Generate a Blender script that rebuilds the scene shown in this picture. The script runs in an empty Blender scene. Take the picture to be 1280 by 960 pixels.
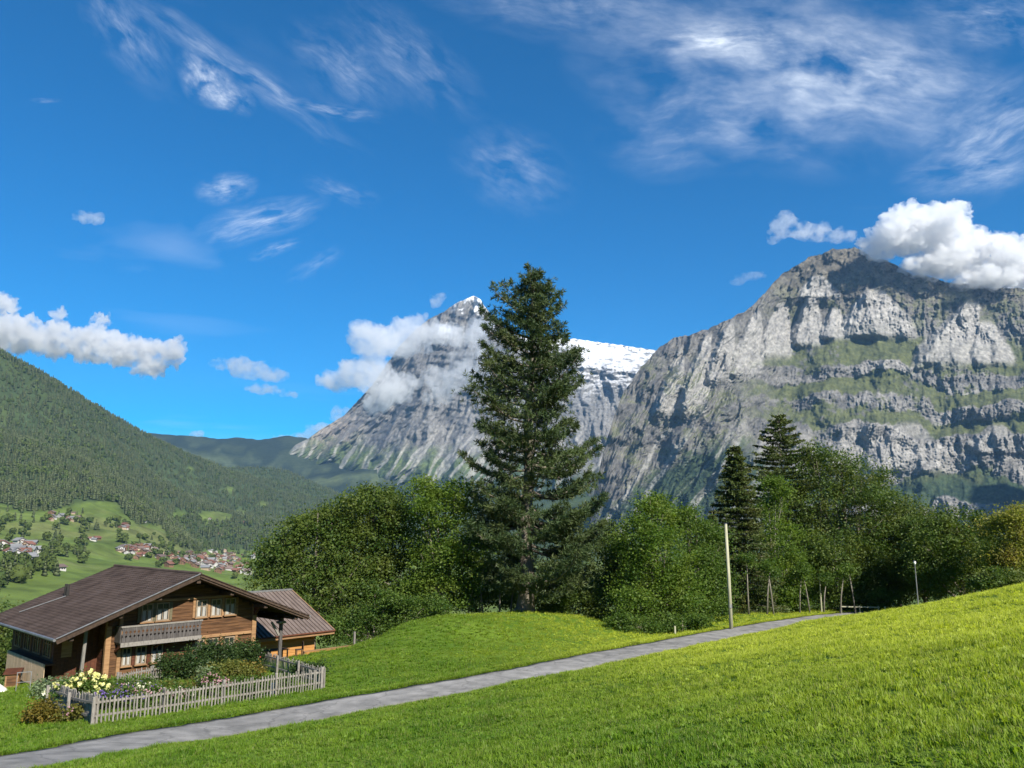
import bpy, math, random
import numpy as np
from mathutils import Vector, Matrix

SC = bpy.context.scene
COL = SC.collection
R = math.radians
random.seed(7)
RNG = np.random.default_rng(11)

# ------------------------------------------------------------------ camera
F = 985.0                      # focal length in pixels of a 1280 px wide frame
PITCH = R(10.1)
cam_data = bpy.data.cameras.new('camera')
cam_data.sensor_width = 36.0
cam_data.lens = 36.0 * F / 1280.0
cam_data.clip_start = 0.1
cam_data.clip_end = 80000.0
cam = bpy.data.objects.new('camera', cam_data)
COL.objects.link(cam)
cam.location = (0, 0, 0)
cam.rotation_euler = (R(90) + PITCH, 0, 0)
SC.camera = cam

# ------------------------------------------------------------------ light
SUN = Vector((0.50, -0.73, 0.66)).normalized()
SUN_EL = math.asin(SUN.z)
SUN_ROT = math.atan2(SUN.x, SUN.y)
EXPOSURE = 1.0
SKY_STRENGTH = 0.070
SUN_STRENGTH = 4.8
CP, SP = math.cos(PITCH), math.sin(PITCH)

def ray(px, py):
    dx = (px - 640.0) / F
    dy = (480.0 - py) / F
    return Vector((dx, CP - dy * SP, SP + dy * CP))

def P(px, py, depth):
    r = ray(px, py)
    return r * (depth / r.y)

world = bpy.data.worlds.new("World")
SC.world = world
world.use_nodes = True
def build_world():
    nt = world.node_tree
    N, L = nt.nodes, nt.links
    N.clear()
    out = N.new('ShaderNodeOutputWorld')
    bg = N.new('ShaderNodeBackground')
    bg.inputs['Strength'].default_value = SKY_STRENGTH
    L.new(bg.outputs[0], out.inputs[0])
    sky = N.new('ShaderNodeTexSky')
    sky.sky_type = 'NISHITA'
    sky.sun_disc = False
    sky.sun_elevation = SUN_EL
    sky.sun_rotation = SUN_ROT
    sky.altitude = 1200
    sky.air_density = 1.0
    sky.dust_density = 0.15
    sky.ozone_density = 3.6
    hs = N.new('ShaderNodeHueSaturation')
    hs.inputs['Saturation'].default_value = 1.8
    hs.inputs['Value'].default_value = 1.0
    L.new(sky.outputs[0], hs.inputs['Color'])
    tc = N.new('ShaderNodeTexCoord')
    sep = N.new('ShaderNodeSeparateXYZ')
    L.new(tc.outputs['Generated'], sep.inputs[0])
    def m(op, a, b=None, clamp=False):
        n = N.new('ShaderNodeMath'); n.operation = op; n.use_clamp = clamp
        for i, v in enumerate((a, b)):
            if v is None: continue
            if isinstance(v, (int, float)): n.inputs[i].default_value = v
            else: L.new(v, n.inputs[i])
        return n.outputs[0]
    ysafe = m('MAXIMUM', sep.outputs['Y'], 0.05)
    front = m('GREATER_THAN', sep.outputs['Y'], 0.06)
    comb = N.new('ShaderNodeCombineXYZ')
    L.new(m('DIVIDE', sep.outputs['X'], ysafe), comb.inputs[0])
    L.new(m('DIVIDE', sep.outputs['Z'], ysafe), comb.inputs[1])
    warp = N.new('ShaderNodeTexNoise'); warp.inputs['Scale'].default_value = 7.0
    warp.inputs['Detail'].default_value = 3.0
    L.new(comb.outputs[0], warp.inputs['Vector'])
    wv = N.new('ShaderNodeVectorMath'); wv.operation = 'SCALE'; wv.inputs['Scale'].default_value = 0.035
    L.new(warp.outputs['Color'], wv.inputs[0])
    wp = N.new('ShaderNodeVectorMath'); wp.operation = 'ADD'
    L.new(comb.outputs[0], wp.inputs[0]); L.new(wv.outputs[0], wp.inputs[1])
    def gn(px, py):
        r = ray(px, py)
        return (r.x / r.y, r.z / r.y)
    total = None
    # wisps: centre px, centre py, half length, half width, angle, strength, strand stretch, scale
    wisps = [
        (990, 85, 330, 170, -6, 0.95, 1.7, 2.4), (905, 50, 130, 42, 2, 1.0, 2.6, 2.0), (1090, 90, 220, 110, -14, 0.8, 1.6, 2.6), (880, 150, 170, 90, 10, 0.5, 1.8, 2.2),
        (740, 10, 260, 70, -8, 0.45, 2.0, 2.4), (1245, 170, 150, 95, 26, 0.7, 2.4, 2.4), (1215, 215, 110, 40, 10, 0.6, 2.8, 2.2), (1250, 25, 150, 60, -6, 0.5, 2.2, 2.6),
        (258, 98, 60, 36, -46, 1.1, 1.5, 1.8), (282, 118, 52, 30, -36, 0.8, 1.6, 2.0), (300, 90, 240, 26, -34, 0.55, 4.0, 2.2), (415, 134, 90, 14, -10, 0.6, 3.4, 1.8),
        (155, 40, 110, 44, -52, 0.42, 2.6, 2.4), (325, 272, 100, 32, 18, 0.85, 3.2, 2.0), (281, 236, 46, 26, 20, 0.85, 1.6, 1.8), (345, 308, 40, 12, 18, 0.5, 3.0, 1.8),
        (430, 235, 60, 20, -22, 0.35, 2.6, 2.0), (640, 210, 100, 66, -30, 0.32, 1.8, 2.6), (430, 80, 110, 60, -38, 0.35, 2.2, 2.4), (395, 330, 50, 16, 30, 0.3, 3.0, 1.8),
        (58, 122, 26, 5, -4, 0.35, 5.0, 1.5), (510, 70, 150, 60, -42, 0.32, 2.4, 2.6),
    ]
    for i, (px, py, hl, hw, ang, st, stretch, sc) in enumerate(wisps):
        c = gn(px, py)
        k = 1.0 / F
        mp = N.new('ShaderNodeMapping'); mp.vector_type = 'TEXTURE'
        mp.inputs['Location'].default_value = (c[0] + 0.0175, c[1] + 0.0175, 0)
        mp.inputs['Rotation'].default_value = (0, 0, R(ang))
        mp.inputs['Scale'].default_value = (hl * k, hw * k, 1)
        L.new(wp.outputs[0], mp.inputs['Vector'])
        gr = N.new('ShaderNodeTexGradient'); gr.gradient_type = 'SPHERICAL'
        L.new(mp.outputs[0], gr.inputs[0])
        m2 = N.new('ShaderNodeMapping'); m2.vector_type = 'POINT'
        asp = hl / hw
        m2.inputs['Location'].default_value = (i * 3.7, i * 1.9, i * 0.7)
        m2.inputs['Scale'].default_value = (asp ** 0.5 / stretch ** 0.5, (1 / asp) ** 0.5 * stretch ** 0.5, 1)
        L.new(mp.outputs[0], m2.inputs['Vector'])
        no = N.new('ShaderNodeTexNoise')
        no.inputs['Scale'].default_value = sc
        no.inputs['Detail'].default_value = 9.0
        no.inputs['Roughness'].default_value = 0.56
        no.inputs['Distortion'].default_value = 0.15
        L.new(m2.outputs[0], no.inputs['Vector'])
        m4 = N.new('ShaderNodeMapping'); m4.inputs['Scale'].default_value = (1.0, 1.9, 1); m4.inputs['Location'].default_value = (i * 1.3, i * 2.1, 0)
        L.new(m2.outputs[0], m4.inputs['Vector'])
        fi = N.new('ShaderNodeTexNoise'); fi.inputs['Scale'].default_value = sc * 2.1; fi.inputs['Detail'].default_value = 8.0; fi.inputs['Roughness'].default_value = 0.58; fi.inputs['Distortion'].default_value = 0.5
        L.new(m4.outputs[0], fi.inputs['Vector'])
        fib = m('MAXIMUM', m('MULTIPLY', m('SUBTRACT', fi.outputs['Fac'], 0.12), 1.75), 0.0)
        g = m('MULTIPLY', m('POWER', gr.outputs['Fac'], 1.15), fib)
        t = m('MULTIPLY_ADD', no.outputs['Fac'], 2.1)
        t.node.inputs[2].default_value = -0.80
        t = m('MAXIMUM', t, 0.0)
        t = m('MULTIPLY', m('MULTIPLY', g, t), st * 1.3)
        total = t if total is None else m('ADD', total, t)
    # a thin general veil that goes on all round, above the frame and behind
    zs = m('ADD', m('MAXIMUM', sep.outputs['Z'], 0.0), 0.12)
    c2 = N.new('ShaderNodeCombineXYZ')
    L.new(m('DIVIDE', sep.outputs['X'], zs), c2.inputs[0]); L.new(m('DIVIDE', sep.outputs['Y'], zs), c2.inputs[1])
    m3 = N.new('ShaderNodeMapping'); m3.inputs['Scale'].default_value = (0.55, 1.1, 1)
    L.new(c2.outputs[0], m3.inputs['Vector'])
    n3 = N.new('ShaderNodeTexNoise'); n3.inputs['Scale'].default_value = 1.4; n3.inputs['Detail'].default_value = 8
    n3.inputs['Distortion'].default_value = 0.8
    L.new(m3.outputs[0], n3.inputs['Vector'])
    veil = m('MAXIMUM', m('MULTIPLY', m('SUBTRACT', n3.outputs['Fac'], 0.60), 0.8), 0.0)
    total = m('ADD', m('MULTIPLY', total, front), veil)
    fac = m('MINIMUM', total, 0.85)
    mix = N.new('ShaderNodeMixRGB')
    L.new(fac, mix.inputs['Fac'])
    L.new(hs.outputs[0], mix.inputs['Color1'])
    mix.inputs['Color2'].default_value = (8.2, 8.8, 9.6, 1)
    L.new(mix.outputs[0], bg.inputs['Color'])
build_world()
world.cycles.sampling_method = 'MANUAL'
world.cycles.sample_map_resolution = 1024

sun_data = bpy.data.lights.new('sun', 'SUN')
sun_data.energy = SUN_STRENGTH
sun_data.angle = R(0.53)
sun_data.color = (1.0, 0.945, 0.84)
sun = bpy.data.objects.new('sun', sun_data)
COL.objects.link(sun)
sun.rotation_euler = SUN.to_track_quat('Z', 'Y').to_euler()

SC.view_settings.view_transform = 'Standard'
SC.view_settings.look = 'None'
SC.view_settings.exposure = EXPOSURE
SC.view_settings.gamma = 1.0
SC.render.engine = 'CYCLES'
cy = SC.cycles
cy.max_bounces = 8
cy.diffuse_bounces = 3
cy.glossy_bounces = 2
cy.transmission_bounces = 4
cy.transparent_max_bounces = 8
cy.volume_bounces = 5
cy.use_denoising = True
cy.denoiser = 'OPENIMAGEDENOISE'
cy.sample_clamp_indirect = 6.0
SC.render.use_persistent_data = False

# ------------------------------------------------------------------ helpers
def prop(o, label=None, cat=None, group=None, kind=None):
    if label: o['label'] = label
    if cat: o['category'] = cat
    if group: o['group'] = group
    if kind: o['kind'] = kind
    return o

def empty(name, loc, rotz=0.0):
    o = bpy.data.objects.new(name, None)
    COL.objects.link(o)
    o.location = loc
    o.rotation_euler = (0, 0, rotz)
    o.empty_display_size = 0.2
    return o

def mesh_np(name, V, faces, mat=None, attrs=None, smooth=False):
    """faces: one (n,k) integer array or a list of them"""
    me = bpy.data.meshes.new(name)
    V = np.asarray(V, dtype=np.float32)
    fl = faces if isinstance(faces, list) else [faces]
    fl = [np.asarray(f, dtype=np.int32) for f in fl if len(f)]
    me.vertices.add(len(V))
    me.vertices.foreach_set('co', V.ravel())
    tot = np.concatenate([np.full(len(f), f.shape[1], np.int32) for f in fl])
    idx = np.concatenate([f.ravel() for f in fl])
    me.loops.add(len(idx))
    me.loops.foreach_set('vertex_index', idx)
    me.polygons.add(len(tot))
    st = np.zeros(len(tot), np.int32); st[1:] = np.cumsum(tot)[:-1]
    me.polygons.foreach_set('loop_start', st)
    me.polygons.foreach_set('loop_total', tot)
    if smooth:
        me.polygons.foreach_set('use_smooth', np.ones(len(tot), bool))
    me.update(calc_edges=True)
    for k, a in (attrs or {}).items():
        a = np.asarray(a, np.float32)
        if a.ndim == 1:
            at = me.attributes.new(k, 'FLOAT', 'POINT'); at.data.foreach_set('value', a)
        elif a.shape[1] == 3:
            at = me.attributes.new(k, 'FLOAT_VECTOR', 'POINT'); at.data.foreach_set('vector', a.ravel())
        else:
            at = me.attributes.new(k, 'FLOAT_COLOR', 'POINT'); at.data.foreach_set('color', a.ravel())
    if mat: me.materials.append(mat)
    return me

def obj(name, me, parent=None, loc=(0, 0, 0), rot=(0, 0, 0)):
    o = bpy.data.objects.new(name, me)
    COL.objects.link(o)
    if parent: o.parent = parent
    o.location = loc
    o.rotation_euler = rot
    return o

class MB:
    """collects simple solids and links them as one mesh"""
    def __init__(s): s.v = []; s.f = []
    def add(s, vs, fs):
        b = len(s.v); s.v += [tuple(v) for v in vs]; s.f += [tuple(b + i for i in f) for f in fs]; return s
    def box(s, x0, x1, y0, y1, z0, z1, M=None):
        vs = [Vector((x, y, z)) for z in (z0, z1) for y in (y0, y1) for x in (x0, x1)]
        if M: vs = [M @ v for v in vs]
        return s.add(vs, [(0, 2, 3, 1), (4, 5, 7, 6), (0, 1, 5, 4), (2, 6, 7, 3), (0, 4, 6, 2), (1, 3, 7, 5)])
    def beam(s, a, b, w, h, up=Vector((0, 0, 1))):
        a, b = Vector(a), Vector(b)
        d = (b - a).normalized()
        sx = d.cross(up)
        if sx.length < 1e-4: sx = Vector((1, 0, 0))
        sx.normalize(); sy = sx.cross(d)
        vs = [p + sx * (i * w / 2) + sy * (j * h / 2) for p in (a, b) for i, j in ((-1, -1), (1, -1), (1, 1), (-1, 1))]
        return s.add(vs, [(0, 1, 2, 3), (7, 6, 5, 4), (0, 4, 5, 1), (1, 5, 6, 2), (2, 6, 7, 3), (3, 7, 4, 0)])
    def tube(s, pts, rads, n=8, cap=True):
        pts = [Vector(p) for p in pts]
        b = len(s.v)
        ref = Vector((0.31, 0.95, 0.05))
        for i, p in enumerate(pts):
            d = (pts[min(i + 1, len(pts) - 1)] - pts[max(i - 1, 0)]).normalized()
            r_ = ref if abs(d.dot(ref)) < 0.95 else Vector((1, 0, 0))
            ax = d.cross(r_).normalized(); ay = d.cross(ax)
            for k in range(n):
                a = 2 * math.pi * k / n
                s.v.append(tuple(p + ax * (math.cos(a) * rads[i]) + ay * (math.sin(a) * rads[i])))
        for i in range(len(pts) - 1):
            for k in range(n):
                k2 = (k + 1) % n
                s.f.append((b + i * n + k, b + i * n + k2, b + (i + 1) * n + k2, b + (i + 1) * n + k))
        if cap:
            e = b + (len(pts) - 1) * n
            s.f.append(tuple(range(b, b + n))[::-1]); s.f.append(tuple(range(e, e + n)))
        return s
    def mesh(s, name, mat, smooth=False):
        me = bpy.data.meshes.new(name)
        me.from_pydata(s.v, [], s.f)
        me.update()
        if smooth:
            me.polygons.foreach_set('use_smooth', np.ones(len(me.polygons), bool))
        if mat: me.materials.append(mat)
        return me
    def link(s, name, mat, parent=None, smooth=False, bevel=0):
        o = obj(name, s.mesh(name, mat, smooth), parent)
        if bevel:
            m = o.modifiers.new('bevel', 'BEVEL'); m.width = bevel; m.segments = 1; m.limit_method = 'ANGLE'
        return o

# numpy noise -----------------------------------------------------
def _h(ix, iy, s):
    n = (ix.astype(np.int64) * 374761393 + iy.astype(np.int64) * 668265263 + s * 1274126177) & 0xffffffff
    n = ((n ^ (n >> 13)) * 1274126177) & 0xffffffff
    return ((n ^ (n >> 16)) & 0xffff) / 65535.0
def perlin(x, y, s=0):
    x, y = np.broadcast_arrays(np.asarray(x, float), np.asarray(y, float))
    x0, y0 = np.floor(x), np.floor(y)
    fx, fy = x - x0, y - y0
    ux, uy = fx ** 3 * (fx * (fx * 6 - 15) + 10), fy ** 3 * (fy * (fy * 6 - 15) + 10)
    def g(ox, oy):
        a = _h(x0 + ox, y0 + oy, s) * 2 * np.pi
        return np.cos(a) * (fx - ox) + np.sin(a) * (fy - oy)
    a = g(0, 0) * (1 - ux) + g(1, 0) * ux
    b = g(0, 1) * (1 - ux) + g(1, 1) * ux
    return (a * (1 - uy) + b * uy) * 1.5
def fbm(x, y, o=5, s=0, gain=0.5):
    t = 0; a = 1.0; n = 0
    for i in range(o):
        t = t + a * perlin(x * 2 ** i + 17.3 * i, y * 2 ** i - 9.1 * i, s + i); n += a; a *= gain
    return t / n
def ridged(x, y, o=5, s=0, gain=0.5):
    t = 0; a = 1.0; n = 0
    for i in range(o):
        t = t + a * (1 - np.abs(perlin(x * 2 ** i + 11.7 * i, y * 2 ** i + 5.3 * i, s + i)) * 1.6); n += a; a *= gain
    return t / n
def sstep(a, b, x):
    t = np.clip((x - a) / (b - a), 0, 1)
    return t * t * (3 - 2 * t)

class TPS:
    def __init__(s, pts, smooth=0.0, scale=1.0):
        p = np.array(pts, float); s.c = p[:, :2] / scale; s.sc = scale
        n = len(p)
        K = s._k(((s.c[:, None] - s.c[None]) ** 2).sum(-1)) + np.eye(n) * smooth
        Q = np.c_[np.ones(n), s.c]
        A = np.block([[K, Q], [Q.T, np.zeros((3, 3))]])
        sol = np.linalg.lstsq(A, np.r_[p[:, 2], 0, 0, 0], rcond=None)[0]
        s.w, s.a = sol[:n], sol[n:]
    @staticmethod
    def _k(r2): return 0.5 * r2 * np.log(r2 + 1e-12)
    def __call__(s, x, y):
        x, y = np.broadcast_arrays(np.asarray(x, float), np.asarray(y, float))
        sh = x.shape; q = np.c_[x.ravel(), y.ravel()] / s.sc
        out = s.a[0] + q @ s.a[1:]
        for i in range(len(s.w)):
            out += s.w[i] * s._k(((q - s.c[i]) ** 2).sum(1))
        return out.reshape(sh)

# materials --------------------------------------------------------
def nodes(name):
    m = bpy.data.materials.new(name); m.use_nodes = True
    nt = m.node_tree; nt.nodes.clear()
    out = nt.nodes.new('ShaderNodeOutputMaterial')
    return m, nt, nt.nodes, nt.links, out
def rgba(c): return (c[0], c[1], c[2], 1.0)

def mat_noise(name, cols, scale=8.0, rough=0.8, detail=6.0, bump=0.0, bscale=None, stretch=(1, 1, 1), spec=0.3, metallic=0.0, pos=(0.3, 0.7)):
    """a surface whose own colour varies between cols with noise in object space"""
    m, nt, N, L, out = nodes(name)
    bs = N.new('ShaderNodeBsdfPrincipled')
    bs.inputs['Roughness'].default_value = rough
    bs.inputs['Metallic'].default_value = metallic
    bs.inputs['Specular IOR Level'].default_value = spec
    L.new(bs.outputs[0], out.inputs[0])
    tc = N.new('ShaderNodeTexCoord')
    mp = N.new('ShaderNodeMapping'); mp.inputs['Scale'].default_value = stretch
    L.new(tc.outputs['Object'], mp.inputs[0])
    oi = N.new('ShaderNodeObjectInfo')
    av = N.new('ShaderNodeVectorMath'); av.operation = 'MULTIPLY_ADD'
    av.inputs[1].default_value = (37, 53, 71)
    L.new(oi.outputs['Random'], av.inputs[0]); L.new(mp.outputs[0], av.inputs[2])
    no = N.new('ShaderNodeTexNoise'); no.inputs['Scale'].default_value = scale; no.inputs['Detail'].default_value = detail
    L.new(av.outputs[0], no.inputs['Vector'])
    rp = N.new('ShaderNodeValToRGB')
    e = rp.color_ramp.elements
    n = len(cols)
    for i, c in enumerate(cols):
        p = pos[0] + (pos[1] - pos[0]) * i / max(n - 1, 1)
        if i < 2: el = e[i]; el.position = p
        else: el = e.new(p)
        el.color = rgba(c)
    L.new(no.outputs['Fac'], rp.inputs[0])
    hv = N.new('ShaderNodeHueSaturation')
    mr = N.new('ShaderNodeMapRange'); mr.inputs['To Min'].default_value = 0.86; mr.inputs['To Max'].default_value = 1.14
    L.new(oi.outputs['Random'], mr.inputs['Value']); L.new(mr.outputs[0], hv.inputs['Value'])
    L.new(rp.outputs[0], hv.inputs['Color'])
    L.new(hv.outputs[0], bs.inputs['Base Color'])
    if bump:
        n2 = N.new('ShaderNodeTexNoise'); n2.inputs['Scale'].default_value = bscale or scale * 3; n2.inputs['Detail'].default_value = 5
        L.new(av.outputs[0], n2.inputs['Vector'])
        b = N.new('ShaderNodeBump'); b.inputs['Strength'].default_value = bump; b.inputs['Distance'].default_value = 0.03
        L.new(n2.outputs['Fac'], b.inputs['Height']); L.new(b.outputs[0], bs.inputs['Normal'])
    return m

def mat_leaf(name, c0, c1, c2=None, trans=0.35, wscale=0.5):
    """leaf: colour runs c0..c1 by the leaf's own tint, with drifts of c2 through the crown"""
    m, nt, N, L, out = nodes(name)
    at = N.new('ShaderNodeAttribute'); at.attribute_name = 'tint'
    mx = N.new('ShaderNodeMixRGB'); mx.inputs[1].default_value = rgba(c0); mx.inputs[2].default_value = rgba(c1)
    L.new(at.outputs['Fac'], mx.inputs[0])
    col = mx.outputs[0]
    if c2:
        tc = N.new('ShaderNodeNewGeometry')
        no = N.new('ShaderNodeTexNoise'); no.inputs['Scale'].default_value = wscale; no.inputs['Detail'].default_value = 3
        L.new(tc.outputs['Position'], no.inputs['Vector'])
        mr = N.new('ShaderNodeMapRange'); mr.inputs['From Min'].default_value = 0.45; mr.inputs['From Max'].default_value = 0.7
        mr.inputs['To Max'].default_value = 0.8
        L.new(no.outputs['Fac'], mr.inputs['Value'])
        m2 = N.new('ShaderNodeMixRGB'); m2.inputs[2].default_value = rgba(c2)
        L.new(mr.outputs[0], m2.inputs[0]); L.new(col, m2.inputs[1]); col = m2.outputs[0]
    d = N.new('ShaderNodeBsdfPrincipled'); d.inputs['Roughness'].default_value = 0.55; d.inputs['Specular IOR Level'].default_value = 0.25
    L.new(col, d.inputs['Base Color'])
    t = N.new('ShaderNodeBsdfTranslucent')
    br = N.new('ShaderNodeMixRGB'); br.blend_type = 'MULTIPLY'; br.inputs[0].default_value = 1.0
    br.inputs[2].default_value = (1.5, 1.6, 0.6, 1)
    L.new(col, br.inputs[1]); L.new(br.outputs[0], t.inputs[0])
    ms = N.new('ShaderNodeMixShader'); ms.inputs[0].default_value = trans
    L.new(d.outputs[0], ms.inputs[1]); L.new(t.outputs[0], ms.inputs[2]); L.new(ms.outputs[0], out.inputs[0])
    return m

def mat_attr(name, scale, amt=0.5, rough=0.9, bump=0.0, bdist=4.0, bscale=None):
    """surface whose albedo sits in the vertex attribute Col, broken up by fine noise"""
    m, nt, N, L, out = nodes(name)
    bs = N.new('ShaderNodeBsdfPrincipled'); bs.inputs['Roughness'].default_value = rough; bs.inputs['Specular IOR Level'].default_value = 0.1
    L.new(bs.outputs[0], out.inputs[0])
    at = N.new('ShaderNodeAttribute'); at.attribute_name = 'Col'
    ge = N.new('ShaderNodeNewGeometry')
    no = N.new('ShaderNodeTexNoise'); no.inputs['Scale'].default_value = scale; no.inputs['Detail'].default_value = 8; no.inputs['Roughness'].default_value = 0.65
    L.new(ge.outputs['Position'], no.inputs['Vector'])
    mr = N.new('ShaderNodeMapRange'); mr.inputs['From Min'].default_value = 0.3; mr.inputs['From Max'].default_value = 0.7
    mr.inputs['To Min'].default_value = 1 - amt; mr.inputs['To Max'].default_value = 1 + amt
    L.new(no.outputs['Fac'], mr.inputs['Value'])
    mu = N.new('ShaderNodeVectorMath'); mu.operation = 'SCALE'
    L.new(at.outputs['Color'], mu.inputs[0]); L.new(mr.outputs[0], mu.inputs['Scale'])
    L.new(mu.outputs[0], bs.inputs['Base Color'])
    if bump:
        n2 = N.new('ShaderNodeTexNoise'); n2.inputs['Scale'].default_value = bscale or scale; n2.inputs['Detail'].default_value = 8
        L.new(ge.outputs['Position'], n2.inputs['Vector'])
        b = N.new('ShaderNodeBump'); b.inputs['Strength'].default_value = bump; b.inputs['Distance'].default_value = bdist
        L.new(n2.outputs['Fac'], b.inputs['Height']); L.new(b.outputs[0], bs.inputs['Normal'])
    return m

# ------------------------------------------------------------------ near ground
ROAD_PX = [(-150, 985, 17.5), (40, 950, 22.5), (200, 925, 28), (400, 891, 32.8), (640, 843, 38.5), (800, 813, 47.5),
           (914, 791, 58), (1000, 775.5, 68), (1050, 770, 76)]
road_pts = [P(*q) for q in ROAD_PX] + [Vector((42, 84, -8.6)), Vector((62, 92, -8.8))]
def smooth_path(pts, n):
    """Catmull-Rom through the points"""
    out = []
    for i in range(len(pts) - 1):
        p0, p1, p2, p3 = pts[max(i - 1, 0)], pts[i], pts[i + 1], pts[min(i + 2, len(pts) - 1)]
        for k in range(n):
            t = k / n
            out.append(0.5 * ((2 * p1) + (p2 - p0) * t + (2 * p0 - 5 * p1 + 4 * p2 - p3) * t * t + (3 * p1 - p0 - 3 * p2 + p3) * t ** 3))
    out.append(pts[-1]); return out
ROAD = np.array([tuple(p) for p in smooth_path(road_pts, 18)])
ROAD[:, 2] = np.convolve(np.pad(ROAD[:, 2], 12, mode='edge'), np.ones(25) / 25, 'valid')
ROAD_W = 1.45
def road_near(x, y):
    x = np.asarray(x, float); y = np.asarray(y, float)
    best = np.full(x.shape, 1e9); bz = np.zeros(x.shape)
    for i in range(len(ROAD) - 1):
        a, b = ROAD[i], ROAD[i + 1]
        d = b[:2] - a[:2]
        t = np.clip(((x - a[0]) * d[0] + (y - a[1]) * d[1]) / (d @ d), 0, 1)
        q = (x - a[0] - t * d[0]) ** 2 + (y - a[1] - t * d[1]) ** 2
        w = q < best
        best = np.where(w, q, best); bz = np.where(w, a[2] + t * (b[2] - a[2]), bz)
    return np.sqrt(best), bz

def plane(x, y): return (x, y, -1.6 - 0.16 * y + 0.188 * x)
near_ctrl = [plane(0, 0), plane(-8, 4), plane(10, 10), plane(9, 24), plane(20, 20), plane(18, 34), plane(30, 30), plane(40, 45), plane(-25, -10), plane(20, -15), plane(-4, 14)]
near_ctrl += [tuple(P(*q)) for q in [(1280, 731, 45), (1190, 751, 52), (1120, 766, 58), (1066, 780, 64)]]
near_ctrl += [tuple(p) for p in road_pts]
near_ctrl += [tuple(P(*q)) for q in [
    (655, 766, 65), (600, 768, 63), (545, 772, 60), (480, 790, 58), (425, 812, 57), (700, 769, 63.5), (760, 797, 56), (500, 838, 43.5), (600, 806, 51),
    (120, 906, 31.5), (62, 886, 36.5), (405, 860, 40.5), (325, 837, 47), (20, 862, 43), (0, 890, 36), (-20, 945, 24),
    (914, 785, 60.5), (930, 768, 73), (1020, 762.5, 82), (830, 796, 58)]]
near_ctrl += [(-17.7, 46, -8.2), (-14, 52, -8.6), (-26, 52, -9.6), (-10, 58, -9.4), (0, 78, -10.5), (-14, 72, -12), (14, 78, -10.5), (50, 66, -7.2), (44, 60, -6.3), (-30, 60, -13), (-45, 42, -14), (-40, 20, -12),
              (-60, 80, -24), (0, 110, -20), (50, 110, -13), (30, 100, -11), (90, 90, -4), (90, 40, 8), (-30, 100, -24), (-70, 0, -16), (60, 130, -20), (100, 140, -12)]
NEAR = TPS(near_ctrl, smooth=0.002, scale=20.0)
_base = TPS(near_ctrl, smooth=0.002, scale=20.0)

def far_pts():
    q = [(20, 752, 700), (72, 718, 1000), (150, 694, 1500), (130, 664, 1900), (50, 642, 1900), (100, 614, 2250), (0, 622, 2100), (0, 452, 3200), (50, 472, 3500), (100, 497, 3800),
         (140, 520, 4100), (180, 546, 4500), (240, 572, 5000), (300, 597, 5500), (390, 634, 6300), (200, 640, 2800), (300, 650, 3400), (250, 692, 2900), (330, 702, 3000), (300, 722, 2600),
         (430, 640, 6800), (60, 560, 2750), (120, 570, 3200), (200, 600, 3900), (185, 542, 8600), (215, 540, 8600), (240, 545, 8600), (300, 550, 8600), (345, 551, 8600), (365, 545, 8700), (400, 551, 8800), (440, 600, 7300), (370, 600, 7700), (500, 640, 6500),
         (640, 664, 5000), (760, 668, 4000), (900, 694, 3200), (1280, 694, 3000)]
    L_ = [tuple(P(*a)) for a in q]
    L_ += [(-60, 200, -42), (60, 200, -34), (0, 350, -75), (-200, 450, -80), (200, 500, -85), (500, 1500, -130), (1000, 2000, -110), (-1100, 700, 20), (-3000, 2000, 500), (-2900, 4200, 560), (-2000, 3000, 420), (-1700, 6000, 380),
           (-3000, 10500, 500), (0, 11500, 800), (0, -800, 160), (1500, -500, 350), (-1500, -500, 0), (3000, 0, 400), (3000, 1500, 100), (-4000, 0, 300), (0, -3000, 500), (-5500, 6000, 900), (5000, 8000, 900)]
    return L_
FAR = TPS(far_pts(), smooth=0.0005, scale=1000.0)

def H(x, y, fine=True):
    """height of the ground"""
    x = np.asarray(x, float); y = np.asarray(y, float)
    r = np.hypot(x, y)
    w = sstep(110, 240, r)
    zf = FAR(x, y)
    am = np.clip((r - 300) / 1500, 0, 1)
    zf = zf + am * (26 * fbm(x / 420, y / 420, 5, 3) + 9 * fbm(x / 90, y / 90, 3, 8)) * sstep(0, 1, r / 1500)
    zf = zf + sstep(6000, 7600, y) * (70 * ridged(x / 700, y / 1400, 4, 14) - 50) + sstep(250, 1500, r) * sstep(3500, 2500, r) * 10 * fbm(x / 130, y / 130, 3, 18)
    zn = NEAR(x, y)
    zn = zn + 0.10 * fbm(x / 4.0, y / 4.0, 3, 21) * sstep(3, 8, r) + 0.25 * fbm(x / 13, y / 13, 2, 33) * sstep(6, 20, r)
    z = np.where(w <= 0, zn, zn * (1 - w) + zf * w)
    if fine:
        nr = (r < 140)
        if nr.any():
            d, bz = road_near(x[nr], y[nr])
            k = 1 - sstep(ROAD_W + 0.15, ROAD_W + 2.4, d)
            zz = z[nr] * (1 - k) + (bz - 0.0) * k
            zz = zz - 0.07 * (1 - sstep(ROAD_W - 0.25, ROAD_W + 0.02, d))
            z = z.copy(); z[nr] = zz
    return z
def h1(x, y): return float(H(np.array([x]), np.array([y]))[0])

def unproject(x, y, z):
    c = y * CP + z * SP; v = -y * SP + z * CP
    c = np.where(c <= 1, 1, c)
    return 640 + F * x / c, 480 - F * v / c

def grid_faces(nr, nc):
    i = np.arange(nr * nc).reshape(nr, nc)
    return np.stack([i[:-1, :-1], i[:-1, 1:], i[1:, 1:], i[1:, :-1]], -1).reshape(-1, 4)

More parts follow.
